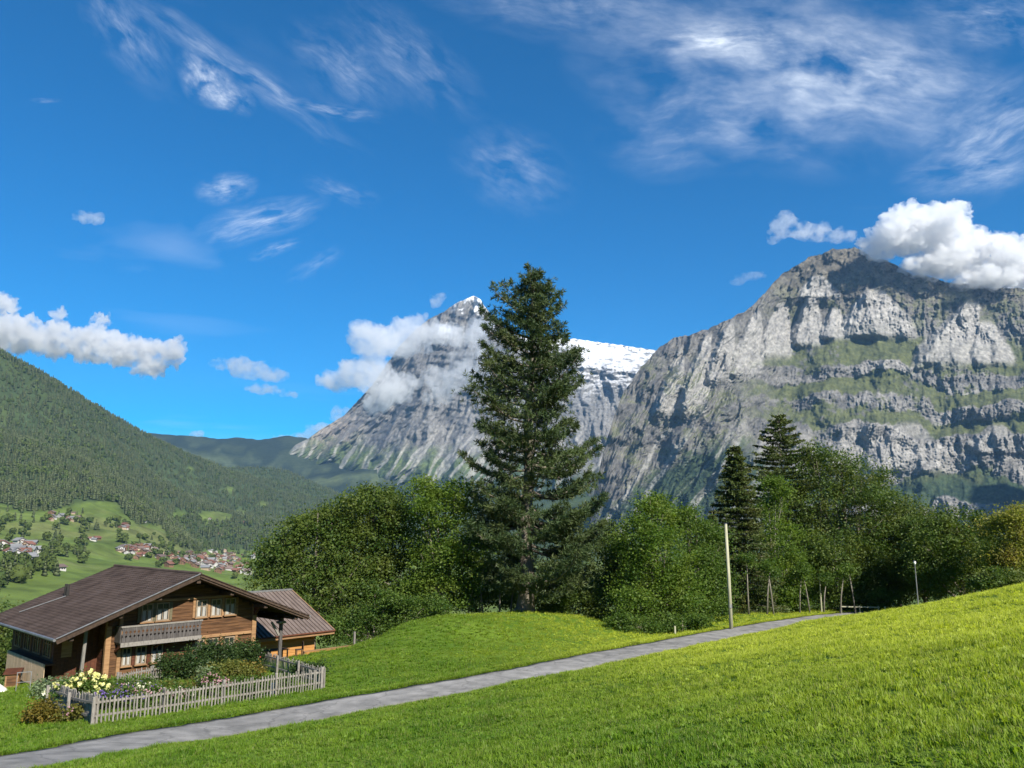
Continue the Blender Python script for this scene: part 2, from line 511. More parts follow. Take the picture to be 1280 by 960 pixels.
# ground materials
def mat_meadow():
    m, nt, N, L, out = nodes('meadow_soil_and_grass')
    bs = N.new('ShaderNodeBsdfPrincipled'); bs.inputs['Roughness'].default_value = 0.9; bs.inputs['Specular IOR Level'].default_value = 0.1
    L.new(bs.outputs[0], out.inputs[0])
    ge = N.new('ShaderNodeNewGeometry')
    def noise(sc, det=5):
        n = N.new('ShaderNodeTexNoise'); n.inputs['Scale'].default_value = sc; n.inputs['Detail'].default_value = det
        L.new(ge.outputs['Position'], n.inputs['Vector']); return n.outputs['Fac']
    def mix(f, a, b):
        n = N.new('ShaderNodeMixRGB'); L.new(f, n.inputs[0])
        for i, c in ((1, a), (2, b)):
            if isinstance(c, tuple): n.inputs[i].default_value = rgba(c)
            else: L.new(c, n.inputs[i])
        return n.outputs[0]
    def ramp(f, a, b):
        n = N.new('ShaderNodeMapRange'); n.inputs['From Min'].default_value = a; n.inputs['From Max'].default_value = b; L.new(f, n.inputs['Value']); return n.outputs[0]
    c = mix(ramp(noise(0.35), 0.35, 0.65), (0.078, 0.145, 0.012), (0.138, 0.21, 0.02))
    c = mix(ramp(noise(7.0), 0.4, 0.75), c, (0.05, 0.09, 0.015))
    c = mix(ramp(noise(1.6, 8), 0.62, 0.8), c, (0.17, 0.17, 0.05))
    L.new(c, bs.inputs['Base Color'])
    b = N.new('ShaderNodeBump'); b.inputs['Strength'].default_value = 0.6; b.inputs['Distance'].default_value = 0.05
    L.new(noise(18.0, 6), b.inputs['Height']); L.new(b.outputs[0], bs.inputs['Normal'])
    return m
M_MEADOW = mat_meadow()

def build_near():
    xs = np.arange(-80, 105.01, 0.6); ys = np.arange(-30, 144.01, 0.6)
    X, Y = np.meshgrid(xs, ys)
    Z = H(X, Y)
    V = np.stack([X, Y, Z], -1).reshape(-1, 3)
    me = mesh_np('meadow', V, grid_faces(len(ys), len(xs)), M_MEADOW, smooth=True)
    prop(obj('meadow', me), kind='structure')
build_near()

def mat_road():
    m, nt, N, L, out = nodes('worn_asphalt')
    bs = N.new('ShaderNodeBsdfPrincipled'); bs.inputs['Roughness'].default_value = 0.85; bs.inputs['Specular IOR Level'].default_value = 0.2
    L.new(bs.outputs[0], out.inputs[0])
    ge = N.new('ShaderNodeNewGeometry')
    at = N.new('ShaderNodeAttribute'); at.attribute_name = 'across'
    def noise(sc, det=6):
        n = N.new('ShaderNodeTexNoise'); n.inputs['Scale'].default_value = sc; n.inputs['Detail'].default_value = det
        L.new(ge.outputs['Position'], n.inputs['Vector']); return n.outputs['Fac']
    rp = N.new('ShaderNodeValToRGB'); e = rp.color_ramp.elements
    e[0].position = 0.3; e[0].color = (0.17, 0.165, 0.155, 1); e[1].position = 0.72; e[1].color = (0.32, 0.305, 0.285, 1)
    L.new(noise(1.3), rp.inputs[0])
    # dusty crown between the wheel tracks, dirt at the edges
    edge = N.new('ShaderNodeMapRange'); edge.inputs['From Min'].default_value = 0.72; edge.inputs['From Max'].default_value = 1.0
    ab = N.new('ShaderNodeMath'); ab.operation = 'ABSOLUTE'; L.new(at.outputs['Fac'], ab.inputs[0])
    ad = N.new('ShaderNodeMath'); ad.operation = 'MULTIPLY_ADD'; ad.inputs[1].default_value = 0.35; L.new(noise(2.5), ad.inputs[0]); 
    sb = N.new('ShaderNodeMath'); sb.operation = 'SUBTRACT'; L.new(ab.outputs[0], sb.inputs[0]); sb.inputs[1].default_value = 0.17
    L.new(sb.outputs[0], ad.inputs[2]); L.new(ad.outputs[0], edge.inputs['Value'])
    mx = N.new('ShaderNodeMixRGB'); mx.inputs[2].default_value = (0.13, 0.115, 0.08, 1)
    L.new(edge.outputs[0], mx.inputs[0]); L.new(rp.outputs[0], mx.inputs[1])
    sp = N.new('ShaderNodeMixRGB'); sp.blend_type = 'MULTIPLY'; sp.inputs[0].default_value = 0.5
    L.new(mx.outputs[0], sp.inputs[1]); L.new(noise(40, 3), sp.inputs[2])
    vo = N.new('ShaderNodeTexVoronoi'); vo.feature = 'DISTANCE_TO_EDGE'; vo.inputs['Scale'].default_value = 0.55
    wa = N.new('ShaderNodeTexNoise'); wa.inputs['Scale'].default_value = 1.5; wa.inputs['Detail'].default_value = 5
    L.new(ge.outputs['Position'], wa.inputs['Vector'])
    wm = N.new('ShaderNodeVectorMath'); wm.operation = 'ADD'; L.new(ge.outputs['Position'], wm.inputs[0]); L.new(wa.outputs['Color'], wm.inputs[1])
    L.new(wm.outputs[0], vo.inputs['Vector'])
    cr = N.new('ShaderNodeMapRange'); cr.inputs['From Min'].default_value = 0.0; cr.inputs['From Max'].default_value = 0.03; cr.inputs['To Min'].default_value = 0.68; cr.inputs['To Max'].default_value = 1.0
    L.new(vo.outputs['Distance'], cr.inputs['Value'])
    ck = N.new('ShaderNodeMixRGB'); ck.blend_type = 'MULTIPLY'; ck.inputs[0].default_value = 1.0
    L.new(sp.outputs[0], ck.inputs[1]); L.new(cr.outputs[0], ck.inputs[2]); sp = ck
    v2 = N.new('ShaderNodeTexVoronoi'); v2.inputs['Scale'].default_value = 0.32; L.new(wm.outputs[0], v2.inputs['Vector'])
    pt = N.new('ShaderNodeMapRange'); pt.inputs['To Min'].default_value = 0.78; pt.inputs['To Max'].default_value = 1.12; L.new(v2.outputs['Color'], pt.inputs['Value'])
    pk = N.new('ShaderNodeMixRGB'); pk.blend_type = 'MULTIPLY'; pk.inputs[0].default_value = 0.8; L.new(sp.outputs[0], pk.inputs[1]); L.new(pt.outputs[0], pk.inputs[2]); sp = pk
    g = N.new('ShaderNodeVectorMath'); g.operation = 'SCALE'; g.inputs['Scale'].default_value = 1.32; L.new(sp.outputs[0], g.inputs[0])
    L.new(g.outputs[0], bs.inputs['Base Color'])
    b = N.new('ShaderNodeBump'); b.inputs['Strength'].default_value = 0.5; b.inputs['Distance'].default_value = 0.01
    L.new(noise(60, 3), b.inputs['Height']); L.new(b.outputs[0], bs.inputs['Normal'])
    return m
def build_road():
    V = []; A = []
    n = len(ROAD); nc = 9
    for i in range(n):
        d = ROAD[min(i + 1, n - 1)] - ROAD[max(i - 1, 0)]; d = d[:2] / np.hypot(*d[:2]); nn = np.array([-d[1], d[0]])
        for k in range(nc):
            t = -1 + 2 * k / (nc - 1)
            wv = ROAD_W * (1 + (0.05 * math.sin(i * 0.9) + 0.04 * math.sin(i * 0.37 + k) + 0.05 * math.sin(i * 2.3 + 5 * (t > 0))) * abs(t))
            q = ROAD[i, :2] + nn * t * wv
            V.append((q[0], q[1], ROAD[i, 2] + 0.012 + 0.02 * (1 - t * t))); A.append(t)
    me = mesh_np('road', V, grid_faces(n, nc), mat_road(), {'across': np.array(A)}, smooth=True)
    o = prop(obj('road', me), kind='structure')
    s = o.modifiers.new('thickness', 'SOLIDIFY'); s.thickness = 0.12; s.offset = -1 if me.polygons[0].normal.z > 0 else 1
build_road()

# ------------------------------------------------------------------ valley and the far hills
FBX = [-400, 0, 30, 60, 110, 150, 175, 200, 215, 240, 330, 460]
FBY = [600, 628, 640, 637, 628, 640, 655, 655, 680, 688, 690, 700]
CLEAR = [(125, 633, 24, 7), (268, 646, 24, 7), (188, 690, 20, 10), (225, 643, 9, 4), (300, 640, 8, 3), (236, 586, 6, 2), (283, 612, 10, 2.5), (60, 622, 8, 4), (330, 630, 8, 3)]
def forest_mask(px, py, r):
    b = np.interp(px, FBX, FBY)
    f = sstep(-3, 3, b - py + 5 * fbm(px / 14, py / 14, 3, 5))
    for cx, cy, a, bb in CLEAR:
        f = f * sstep(0.7, 1.3, ((px - cx) / a) ** 2 + ((py - cy) / bb) ** 2 + 0.5 * fbm(px / 6, py / 4, 2, 9))
    return f * (r > 1500)
def build_valley():
    az = np.concatenate([np.linspace(-180, -48, 45)[:-1], np.linspace(-48, 48, 350), np.linspace(48, 180, 45)[1:]])
    rr = 70 * (15000 / 70) ** np.linspace(0, 1, 290)
    AZ, RR = np.meshgrid(np.radians(az), rr)
    X, Y = RR * np.sin(AZ), RR * np.cos(AZ)
    Z = H(X, Y, fine=False) - 3.0 * (1 - sstep(90, 150, RR))
    px, py = unproject(X, Y, Z)
    f = forest_mask(px, py, RR)
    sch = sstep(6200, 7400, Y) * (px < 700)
    n1 = fbm(X / 160, Y / 160, 4, 2); n2 = fbm(X / 600, Y / 400, 4, 12)
    grass = np.stack([0.10 + 0.03 * n1, 0.142 + 0.035 * n1, 0.030 + 0.008 * n1], -1)
    dry = np.array([0.15, 0.15, 0.06])
    grass = grass + (dry - grass) * (sstep(0.0, 0.5, n2 + 0.5 * n1) * 0.6)[..., None]
    dk = sstep(0.05, 0.4, fbm(X / 90, Y / 60, 4, 16))[..., None]
    grass = grass * (1 - 0.35 * dk)
    forest = np.stack([0.045 + 0.02 * n1, 0.065 + 0.02 * n1, 0.024 + 0 * n1], -1)
    C = grass * (1 - f[..., None]) + forest * f[..., None]
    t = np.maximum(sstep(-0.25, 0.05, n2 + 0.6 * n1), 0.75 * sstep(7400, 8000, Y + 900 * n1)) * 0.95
    s_col = np.stack([0.075 + 0.03 * n1, 0.095 + 0.03 * n1, 0.045 + 0 * n1], -1) * (1 - t[..., None]) + np.array([0.014, 0.022, 0.016]) * t[..., None]  # dark forest tone of the far ridge stands in for cloud shadow
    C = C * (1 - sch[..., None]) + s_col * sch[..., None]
    nearw = 1 - sstep(150, 400, RR)
    C = C * (1 - nearw[..., None]) + np.array([0.06, 0.10, 0.02]) * nearw[..., None]
    C = np.concatenate([np.clip(C, 0.01, 1), np.ones(C.shape[:2] + (1,))], -1).reshape(-1, 4)
    V = np.stack([X, Y, Z], -1).reshape(-1, 3)
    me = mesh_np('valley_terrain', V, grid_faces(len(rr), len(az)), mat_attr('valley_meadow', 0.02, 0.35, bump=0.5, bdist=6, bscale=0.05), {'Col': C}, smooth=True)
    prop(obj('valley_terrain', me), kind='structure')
build_valley()

def hits(px, py, y0=150, y1=9000, n=700):
    """where the lines of sight px,py first meet the ground (only used to lay the village out)"""
    ys = y0 * (y1 / y0) ** np.linspace(0, 1, n)
    px = np.asarray(px, float); py = np.asarray(py, float)
    dx = (px - 640) / F; dy = (480 - py) / F
    ry = CP - dy * SP; rz = SP + dy * CP
    X = dx[:, None] / ry[:, None] * ys; Y = np.broadcast_to(ys, X.shape); Z = rz[:, None] / ry[:, None] * ys
    G = H(X, Y, fine=False)
    below = Z < G
    k = below.argmax(1); ok = below.any(1)
    i = np.arange(len(px))
    return np.stack([X[i, k], Y[i, k], G[i, k]], -1), ok

# ------------------------------------------------------------------ mountains
def sheet(name, pxs, top, bot, nrow, depth, colour, mat, back=(1500, -900), smooth=False):
    PX = np.broadcast_to(pxs, (nrow, len(pxs))).astype(float)
    T = np.linspace(0, 1, nrow)[:, None]
    tp = top(pxs); bt = bot(pxs)
    PY = bt + (tp - bt) * T
    D = depth(PX, PY, T * np.ones_like(PX))
    dx = (PX - 640) / F; dy = (480 - PY) / F
    ry = CP - dy * SP; rz = SP + dy * CP
    X = dx / ry * D; Z = rz / ry * D
    G = np.stack([X, D, Z], -1)
    du = np.gradient(G, axis=1); dv = np.gradient(G, axis=0)
    Nn = np.cross(du, dv); Nn /= np.linalg.norm(Nn, axis=-1, keepdims=True) + 1e-9
    C = colour(PX, PY, T * np.ones_like(PX), G, Nn)
    rows = [G]; cols = [C]
    for k in (0.25, 0.6, 1.0):
        e = G[-1].copy(); e[:, 1] += back[0] * k; e[:, 0] += e[:, 0] / G[-1][:, 1] * back[0] * k; e[:, 2] += back[1] * k * k
        rows.append(e[None]); cols.append(C[-1:])
    G = np.concatenate(rows); C = np.concatenate(cols)
    C = np.concatenate([np.clip(C, 0.008, 0.95), np.ones(C.shape[:2] + (1,))], -1).reshape(-1, 4)
    me = mesh_np(name, G.reshape(-1, 3), grid_faces(G.shape[0], G.shape[1]), mat, {'Col': C}, smooth=smooth)
    return prop(obj(name, me), kind='structure')

def lerp3(a, b, t):
    return np.asarray(a) * (1 - t[..., None]) + np.asarray(b) * t[..., None]

ROCK_MAT = mat_attr('limestone_rock', 0.035, 0.42, bump=0.6, bdist=8, bscale=0.03)

# front massif
MX = [738, 745, 755, 770, 780, 800, 820, 850, 885, 905, 930, 945, 965, 985, 1010, 1040, 1068, 1085, 1110, 1140, 1180, 1230, 1280, 1380]
MY = [640, 602, 560, 515, 490, 460, 437, 421, 412, 400, 390, 378, 355, 338, 322, 313, 309, 318, 328, 340, 352, 358, 362, 380]
FLAT = [  # flatirons: left edge x, apex y, base y, width, lean, metres proud
    (1066, 360, 422, 74, 16, 150), (1172, 374, 456, 60, -34, 170), (1030, 384, 424, 32, 2, 110), (998, 368, 432, 34, -2, 120), (960, 376, 446, 34, -6, 110), (925, 388, 470, 34, -12, 100), (893, 402, 480, 30, -14, 90),
    (862, 416, 520, 30, -18, 90), (830, 436, 520, 28, -18, 80), (1096, 526, 590, 92, 8, 70), (1040, 536, 592, 44, 4, 70), (985, 535, 600, 40, -6, 80), (945, 520, 600, 36, -14, 80), (905, 520, 610, 34, -20, 80), (1222, 530, 566, 60, 8, 60), (1008, 344, 372, 40, 8, 50), (1215, 400, 455, 50, 14, 90)]
WY_B = [290, 330, 352, 372, 378, 412, 424, 432, 458, 464, 479, 484, 498, 503, 516, 521, 533, 538, 590, 597, 622, 628, 643, 650, 700]
WY_G = [.55, .55, .60, .55, .22, .22, .80, 1.0, 1.0, .08, .08, 1.0, .95, .10, .10, 1.0, 1.0, .04, .04, .85, .85, .02, .02, .8, .8]
_t = np.arange(280, 720, 0.5)
_cum = np.cumsum(1.1 + 5.6 * np.interp(_t, WY_B, WY_G)) * 0.5
_cum = _cum[-1] - _cum
def m_wy(PX, PY):
    return PY - 0.07 * (PX - 1100) + 30 * fbm(PX / 150, PY / 110, 3, 41) + 11 * fbm(PX / 34, PY / 40, 3, 43) + 5 * fbm(PX / 11, PY / 18, 3, 44)
def m_gen(PX, PY, wy):
    g = np.interp(wy, WY_B, WY_G)
    pinch = sstep(-0.15, 0.35, fbm(PX / 120, wy / 45, 4, 46))
    return g * (1 - pinch * 0.75) + pinch * 0.75 * (0.40 + 0.35 * fbm(PX / 20, PY / 14, 3, 47))
def crag(x, y, n, s):
    """blocky broken rock: a noise cut into irregular steps"""
    q = fbm(x, y, 4, s) * n
    f = q - np.floor(q)
    return (np.floor(q) + sstep(0.35, 0.65, f)) / n
def flat_parts(PX, PY):
    amp_t = np.zeros_like(PX); msk = np.zeros_like(PX)
    for i, (xl, ya, yb, w, lean, amp) in enumerate(FLAT):
        v = (PY - ya) / (yb - ya)
        e = PX - (xl + lean * (v - 0.5) + 2.5 * fbm(PX / 9, PY / 9, 2, 81 + i))
        half = w * np.clip(v * 1.1 + 0.22, 0.05, 1)
        c0 = w * 0.5 - half * 0.5
        u = (e - c0) / half
        pr = np.where(u < 0, np.clip((u + 0.32) / 0.32, 0, 1), np.clip(1 - 0.85 * u, 0, 1))
        win = sstep(-0.05, 0.12, v) * (1 - sstep(0.9, 1.12, v)) * (u < 1.0)
        a = amp * pr * win * (0.45 + 0.55 * np.clip(v, 0, 1))
        amp_t = np.maximum(amp_t, a)
        msk = np.maximum(msk, sstep(-0.35, -0.2, u) * sstep(1.05, .9, u) * win)
    return amp_t, msk
def m_depth(PX, PY, T):
    right = sstep(890, 1000, PX); left = 1 - right
    bot = np.interp(PX, [740, 850, 950, 1280], [4350, 4000, 3850, 3500])
    wy = m_wy(PX, PY)
    D_r = np.interp(wy, _t, _cum) * 0.72 + 0.28 * np.interp(PY - 0.07 * (PX - 1100), _t, _cum) + 120 * fbm(PX / 160, PY / 90, 3, 48)
    D_l = (680 - PY) * np.interp(PX, [740, 900], [2.3, 3.2])
    D = bot + D_l * left + D_r * right
    gen = m_gen(PX, PY, wy) * right + 0.45 * left
    sk = np.interp(PX, [740, 900, 1010, 1100, 1280], [0.52, 0.66, 0.30, 0.02, -0.12])
    wob = 12 * fbm(PX / 60, PY / 60, 3, 60)
    s = PX + sk * (PY - 420) + wob
    msk = sstep(-0.35, 0.3, fbm(PX / 45, PY / 45, 3, 58))
    s2 = s + 9 * fbm(PX / 20, PY / 34, 3, 59)
    D = D - (170 * left + 55 * right) * ridged(s / 58, PY / 260, 2, 61)
    D = D - (90 * left + 50 * right * (1 - 0.6 * gen)) * ridged(s2 / 23, PY / 90, 4, 64, 0.5) * (0.45 + 0.7 * msk)
    cl = np.clip(1.15 - gen, 0.15, 1)
    D = D - (44 * left + 34 * right) * cl * crag(s2 / 20, PY / 55, 5, 66)
    D = D - (38 * left + 22 * right) * cl * ridged((s + 5 * fbm(PX / 10, PY / 22, 3, 57)) / 9.0, PY / 85, 4, 67, 0.55) * (0.4 + 0.8 * msk)
    D = D - (18 * left + 11 * right) * cl * crag(s / 6, wy / 9, 4, 69)
    D = D - 12 * cl * fbm(PX / 2.6, PY / 2.6, 2, 73)
    D = D - 34 * right * gen * fbm(PX / 22, PY / 16, 5, 74)
    upper = sstep(404, 362, PY) * sstep(930, 985, PX)
    D = D - upper * 95 * ridged((PX + 0.7 * (PY - 350) + 14 * fbm(PX / 30, PY / 30, 3, 76)) / 34, (PY - 0.4 * PX) / 80, 5, 77, 0.58)
    D = D - upper * 60 * crag(PX / 22, PY / 16, 4, 79)
    a, k = flat_parts(PX, PY)
    return D - a
def m_colour(PX, PY, T, G, Nn):
    nz = Nn[..., 2]
    right = sstep(890, 1000, PX); left = 1 - right
    n1 = fbm(PX / 26, PY / 18, 5, 90); n2 = fbm(PX / 5, PY / 5, 3, 95)
    wy = m_wy(PX, PY)
    gen = m_gen(PX, PY, wy)
    t = np.clip(0.42 + 0.55 * n1 + 0.5 * n2, 0, 1)
    C = lerp3((0.060, 0.060, 0.061), (0.195, 0.184, 0.168), t)
    # vertical water streaks on the cliffs
    stk = sstep(0.0, 0.5, fbm(PX / 3.2, PY / 40, 3, 99)) * (1 - gen) * right
    C = lerp3(C, (0.085, 0.083, 0.08), stk * 0.5)
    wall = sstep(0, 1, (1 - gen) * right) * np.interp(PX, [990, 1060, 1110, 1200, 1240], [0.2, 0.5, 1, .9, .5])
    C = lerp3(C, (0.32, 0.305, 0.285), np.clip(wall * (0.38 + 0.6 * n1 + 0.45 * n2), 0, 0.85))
    a, k = flat_parts(PX, PY)
    C = lerp3(C, lerp3((0.20, 0.192, 0.18), (0.34, 0.325, 0.30), np.clip(.5 + n2 + .5 * n1, 0, 1)), k * 0.7 * np.where(PY > 520, .5, 1))
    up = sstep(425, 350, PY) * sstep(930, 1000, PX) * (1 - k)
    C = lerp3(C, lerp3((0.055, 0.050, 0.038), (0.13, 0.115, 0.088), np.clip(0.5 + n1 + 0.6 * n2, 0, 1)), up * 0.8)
    # alpine turf on the ledges
    g = sstep(0.27, 0.52, gen + 0.5 * n1 + 0.35 * n2) * right * sstep(398, 428, wy + 14 * n1) * (1 - 0.9 * k)
    gl = sstep(0.15, 0.42, n1 + 0.35 * n2 + 0.8 * (nz - 0.35)) * left * sstep(430, 470, PY) * 0.8
    gu = sstep(-0.15, 0.2, n1 + 0.5 * n2) * sstep(430, 400, PY) * sstep(930, 1000, PX) * sstep(335, 385, PY) * (1 - k) * 0.75
    gm = lerp3((0.045, 0.056, 0.020), (0.082, 0.092, 0.030), np.clip(0.5 + fbm(PX / 14, PY / 9, 3, 107) + 0.6 * n2, 0, 1))
    C = lerp3(C, gm, np.clip(g + gl + gu, 0, 1) * 0.9)
    # forest on the lower slopes, cut by pale scree streams
    fl = sstep(-9, 16, PY - np.interp(PX, [740, 780, 830, 880, 930, 980, 1030, 1090, 1140, 1200, 1300], [660, 622, 580, 556, 548, 575, 596, 603, 598, 592, 590]) + 20 * n1 + 9 * n2)
    fl = fl * (1 - right * sstep(0.5, 0.2, gen))
    C = lerp3(C, lerp3((0.014, 0.028, 0.018), (0.040, 0.058, 0.028), np.clip(0.5 + n2 + n1, 0, 1)), np.clip(fl * 1.1, 0, 0.97))
    s = PX + 0.68 * (PY - 420) + 10 * fbm(PX / 50, PY / 50, 3, 60)
    scree = sstep(0.60, 0.80, ridged(s / 30, PY / 400, 2, 111) + 0.12 * n2) * left * sstep(500, 580, PY)
    C = lerp3(C, (0.24, 0.235, 0.22), scree * 0.75)
    return C
pxs = np.arange(738, 1378, 1.0)
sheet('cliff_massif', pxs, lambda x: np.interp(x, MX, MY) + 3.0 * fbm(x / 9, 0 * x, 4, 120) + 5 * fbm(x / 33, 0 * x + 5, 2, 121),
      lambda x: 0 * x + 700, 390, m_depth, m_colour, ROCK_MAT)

# distant peak with its snowfield
WX = [300, 340, 370, 385, 400, 430, 465, 500, 520, 535, 555, 572, 583, 592, 600, 606, 618, 640, 680, 720, 745, 770, 790, 818, 860, 900]
WY = [610, 585, 556, 549, 538, 520, 482, 432, 412, 400, 390, 378, 374, 370, 374, 384, 398, 418, 424, 424, 428, 431, 434, 438, 446, 455]
def w_depth(PX, PY, T):
    bot = np.interp(PX, [300, 420, 600, 900], [8000, 7300, 6700, 5600])
    top = np.interp(PX, [300, 400, 520, 600, 720, 900], [8700, 8800, 8500, 8600, 9300, 9500])
    # the great wall stands steep above a gentler apron
    prof = np.where(T < 0.42, T * 1.25, 0.525 + (T - 0.42) * 0.62)
    snow = sstep(690, 730, PX)
    prof = prof + snow * sstep(0.86, 1.0, T) * 0.35
    D = bot + (top - bot) * prof
    sk = np.interp(PX, [340, 500, 620, 860], [1.1, 0.55, 0.2, -0.35])
    s = PX + sk * (PY - 480) + 8 * fbm(PX / 40, PY / 40, 3, 160)
    D = D - 260 * ridged(s / 60, PY / 200, 3, 161)
    D = D - 130 * ridged(s / 21, PY / 90, 3, 164)
    D = D - 45 * ridged((s + 3 * fbm(PX / 8, PY / 10, 2, 158)) / 8.5, PY / 45, 3, 167)
    D = D - 90 * crag(s / 22, PY / 50, 5, 168) - 34 * crag(s / 8, PY / 12, 4, 169)
    D = D - 40 * ridged(PX / 40, (PY - 0.15 * PX) / 9, 3, 170) * sstep(560, 500, PY)
    D = D - 110 * snow * fbm(PX / 18, PY / 7, 4, 171) * sstep(500, 470, PY)
    D = D - 220 * sstep(0, 12, PX - 592 - 0.1 * (PY - 372)) * sstep(470, 372, PY) * 0.6
    return D
def w_colour(PX, PY, T, G, Nn):
    nz = Nn[..., 2]
    n1 = fbm(PX / 22, PY / 16, 5, 190); n2 = fbm(PX / 4, PY / 4, 3, 195)
    C = lerp3((0.07, 0.07, 0.072), (0.19, 0.183, 0.172), np.clip(0.5 + 0.6 * n1 + 0.5 * n2, 0, 1))
    C = lerp3(C, (0.26, 0.22, 0.18), sstep(470, 400, PX) * 0.7)
    dark = sstep(405, 430, PY) * sstep(520, 480, PY) * sstep(480, 510, PX) * sstep(640, 600, PX)
    C = lerp3(C, (0.09, 0.09, 0.092), dark * 0.6)  # shade of the steep upper face, darkened into the rock colour
    fl = sstep(-16, 16, PY - np.interp(PX, [340, 420, 480, 560, 640, 760, 900], [556, 552, 562, 566, 572, 600, 640]) + 26 * n1 + 8 * n2)
    s = PX + 0.7 * (PY - 480) + 8 * fbm(PX / 40, PY / 40, 3, 160)
    scree = sstep(0.62, 0.86, ridged(s / 17, PY / 200, 2, 203)) * sstep(520, 560, PY)
    gm = lerp3((0.035, 0.055, 0.025), (0.085, 0.11, 0.042), np.clip(0.5 + 1.2 * n1, 0, 1))
    gm = lerp3(gm, (0.02, 0.035, 0.02), sstep(575, 620, PY + 20 * n2) * 0.8)
    C = lerp3(C, gm, fl)
    C = lerp3(C, (0.27, 0.26, 0.24), scree * 0.75 * (1 - 0.6 * sstep(585, 620, PY)))
    crest = np.interp(PX, WX, WY)
    dep = np.interp(PX, [560, 580, 592, 604, 612, 690, 720, 745, 770, 800, 820, 870], [0, 4, 13, 11, 0, 5, 12, 14, 8, 9, 5, 4])
    sn = sstep(4, -4, PY - crest - dep + 20 * n1 + 20 * n2 + 9 * fbm(PX / 11, PY / 5, 3, 205)) * sstep(0.3, 2.5, dep)
    sn = np.maximum(sn, sstep(0.55, 0.75, nz + 0.5 * n2) * sstep(520, 440, PY) * sstep(700, 730, PX) * 0.9)
    sn = np.maximum(sn, sstep(9, 3, np.abs(PY - 412 - 0.12 * (PX - 550) + 6 * n2)) * sstep(535, 550, PX) * sstep(575, 560, PX))
    sn = sn * (1 - 0.9 * sstep(0.12, 0.34, fbm(PX / 13, (PY - 0.12 * PX) / 3.4, 4, 207) - 0.10 * sstep(700, 730, PX) + 0.25 * sstep(775, 800, PX)) * sstep(600, 640, PX))
    return lerp3(C, (0.60, 0.61, 0.63), np.clip(sn, 0, 1))
pxs = np.arange(300, 902, 1.25)
sheet('distant_peak', pxs, lambda x: np.interp(x, WX, WY) + 1.6 * fbm(x / 6, 0 * x, 3, 220) * sstep(400, 450, x) - 0.5,
      lambda x: 0 * x + 668, 250, w_depth, w_colour, ROCK_MAT)

# snowy summit that shows behind the massif's cloud
SX = [1150, 1190, 1215, 1240, 1262, 1275, 1290, 1320, 1400]
SY = [400, 365, 345, 322, 304, 300, 306, 320, 350]
def s_colour(PX, PY, T, G, Nn):
    n1 = fbm(PX / 12, PY / 10, 4, 240); n2 = fbm(PX / 3, PY / 3, 3, 245)
    C = lerp3((0.08, 0.08, 0.085), (0.17, 0.17, 0.17), np.clip(0.5 + n2, 0, 1))
    return lerp3(C, (0.72, 0.74, 0.77), sstep(-0.05, 0.2, n1 + 0.6 * n2 - 0.05 + 0.3 * (Nn[..., 2] - 0.4)))
pxs = np.arange(1150, 1400, 1.5)
sheet('snow_summit', pxs, lambda x: np.interp(x, SX, SY) + 3 * fbm(x / 6, 0 * x, 3, 250), lambda x: 0 * x + 430, 90,
      lambda PX, PY, T: 7000 + 900 * T - 180 * ridged((PX + 0.4 * PY) / 22, PY / 60, 4, 251), s_colour, ROCK_MAT)

# the neighbouring mountain beyond the frame whose shadow falls on the foot of the massif
def build_neighbour():
    n = 60; a = np.linspace(-1, 1, n); b = np.linspace(-1, 1, n)
    A_, B_ = np.meshgrid(a, b)
    X = 4000 + 1450 * A_; Y = 1750 + 1450 * B_
    hgt = 2330 * np.clip(1 - np.hypot(A_ * 1.0, B_ * 1.0), 0, 1) ** 0.9 - 60
    Z = hgt + 160 * ridged(X / 500, Y / 500, 4, 260)
    C = lerp3((0.2, 0.2, 0.2), (0.4, 0.39, 0.37), np.clip(0.5 + fbm(X / 300, Z / 300, 4, 262), 0, 1))
    C = np.concatenate([C, np.ones(C.shape[:2] + (1,))], -1).reshape(-1, 4)
    me = mesh_np('neighbour_mountain', np.stack([X, Y, Z], -1).reshape(-1, 3), grid_faces(n, n), ROCK_MAT, {'Col': C})
    prop(obj('neighbour_mountain', me), kind='structure')
build_neighbour()

# ------------------------------------------------------------------ air
def build_haze():
    m, nt, N, L, out = nodes('clear_mountain_air')
    pv = N.new('ShaderNodeVolumePrincipled')
    pv.inputs['Color'].default_value = (0.30, 0.58, 1.0, 1)
    pv.inputs['Density'].default_value = HAZE_DENSITY
    pv.inputs['Anisotropy'].default_value = 0.0
    L.new(pv.outputs[0], out.inputs['Volume'])
    zmin = min(min(v.co.z for v in o.data.vertices) for o in COL.objects if o.type == 'MESH')
    zmax = max(max(v.co.z for v in o.data.vertices) for o in COL.objects if o.type == 'MESH')
    b = MB().box(-15800, 15800, -15800, 15800, zmin - 1.0, zmax + 60)
    prop(b.link('haze', m), kind='stuff')
HAZE_DENSITY = 2.1e-5
build_haze()

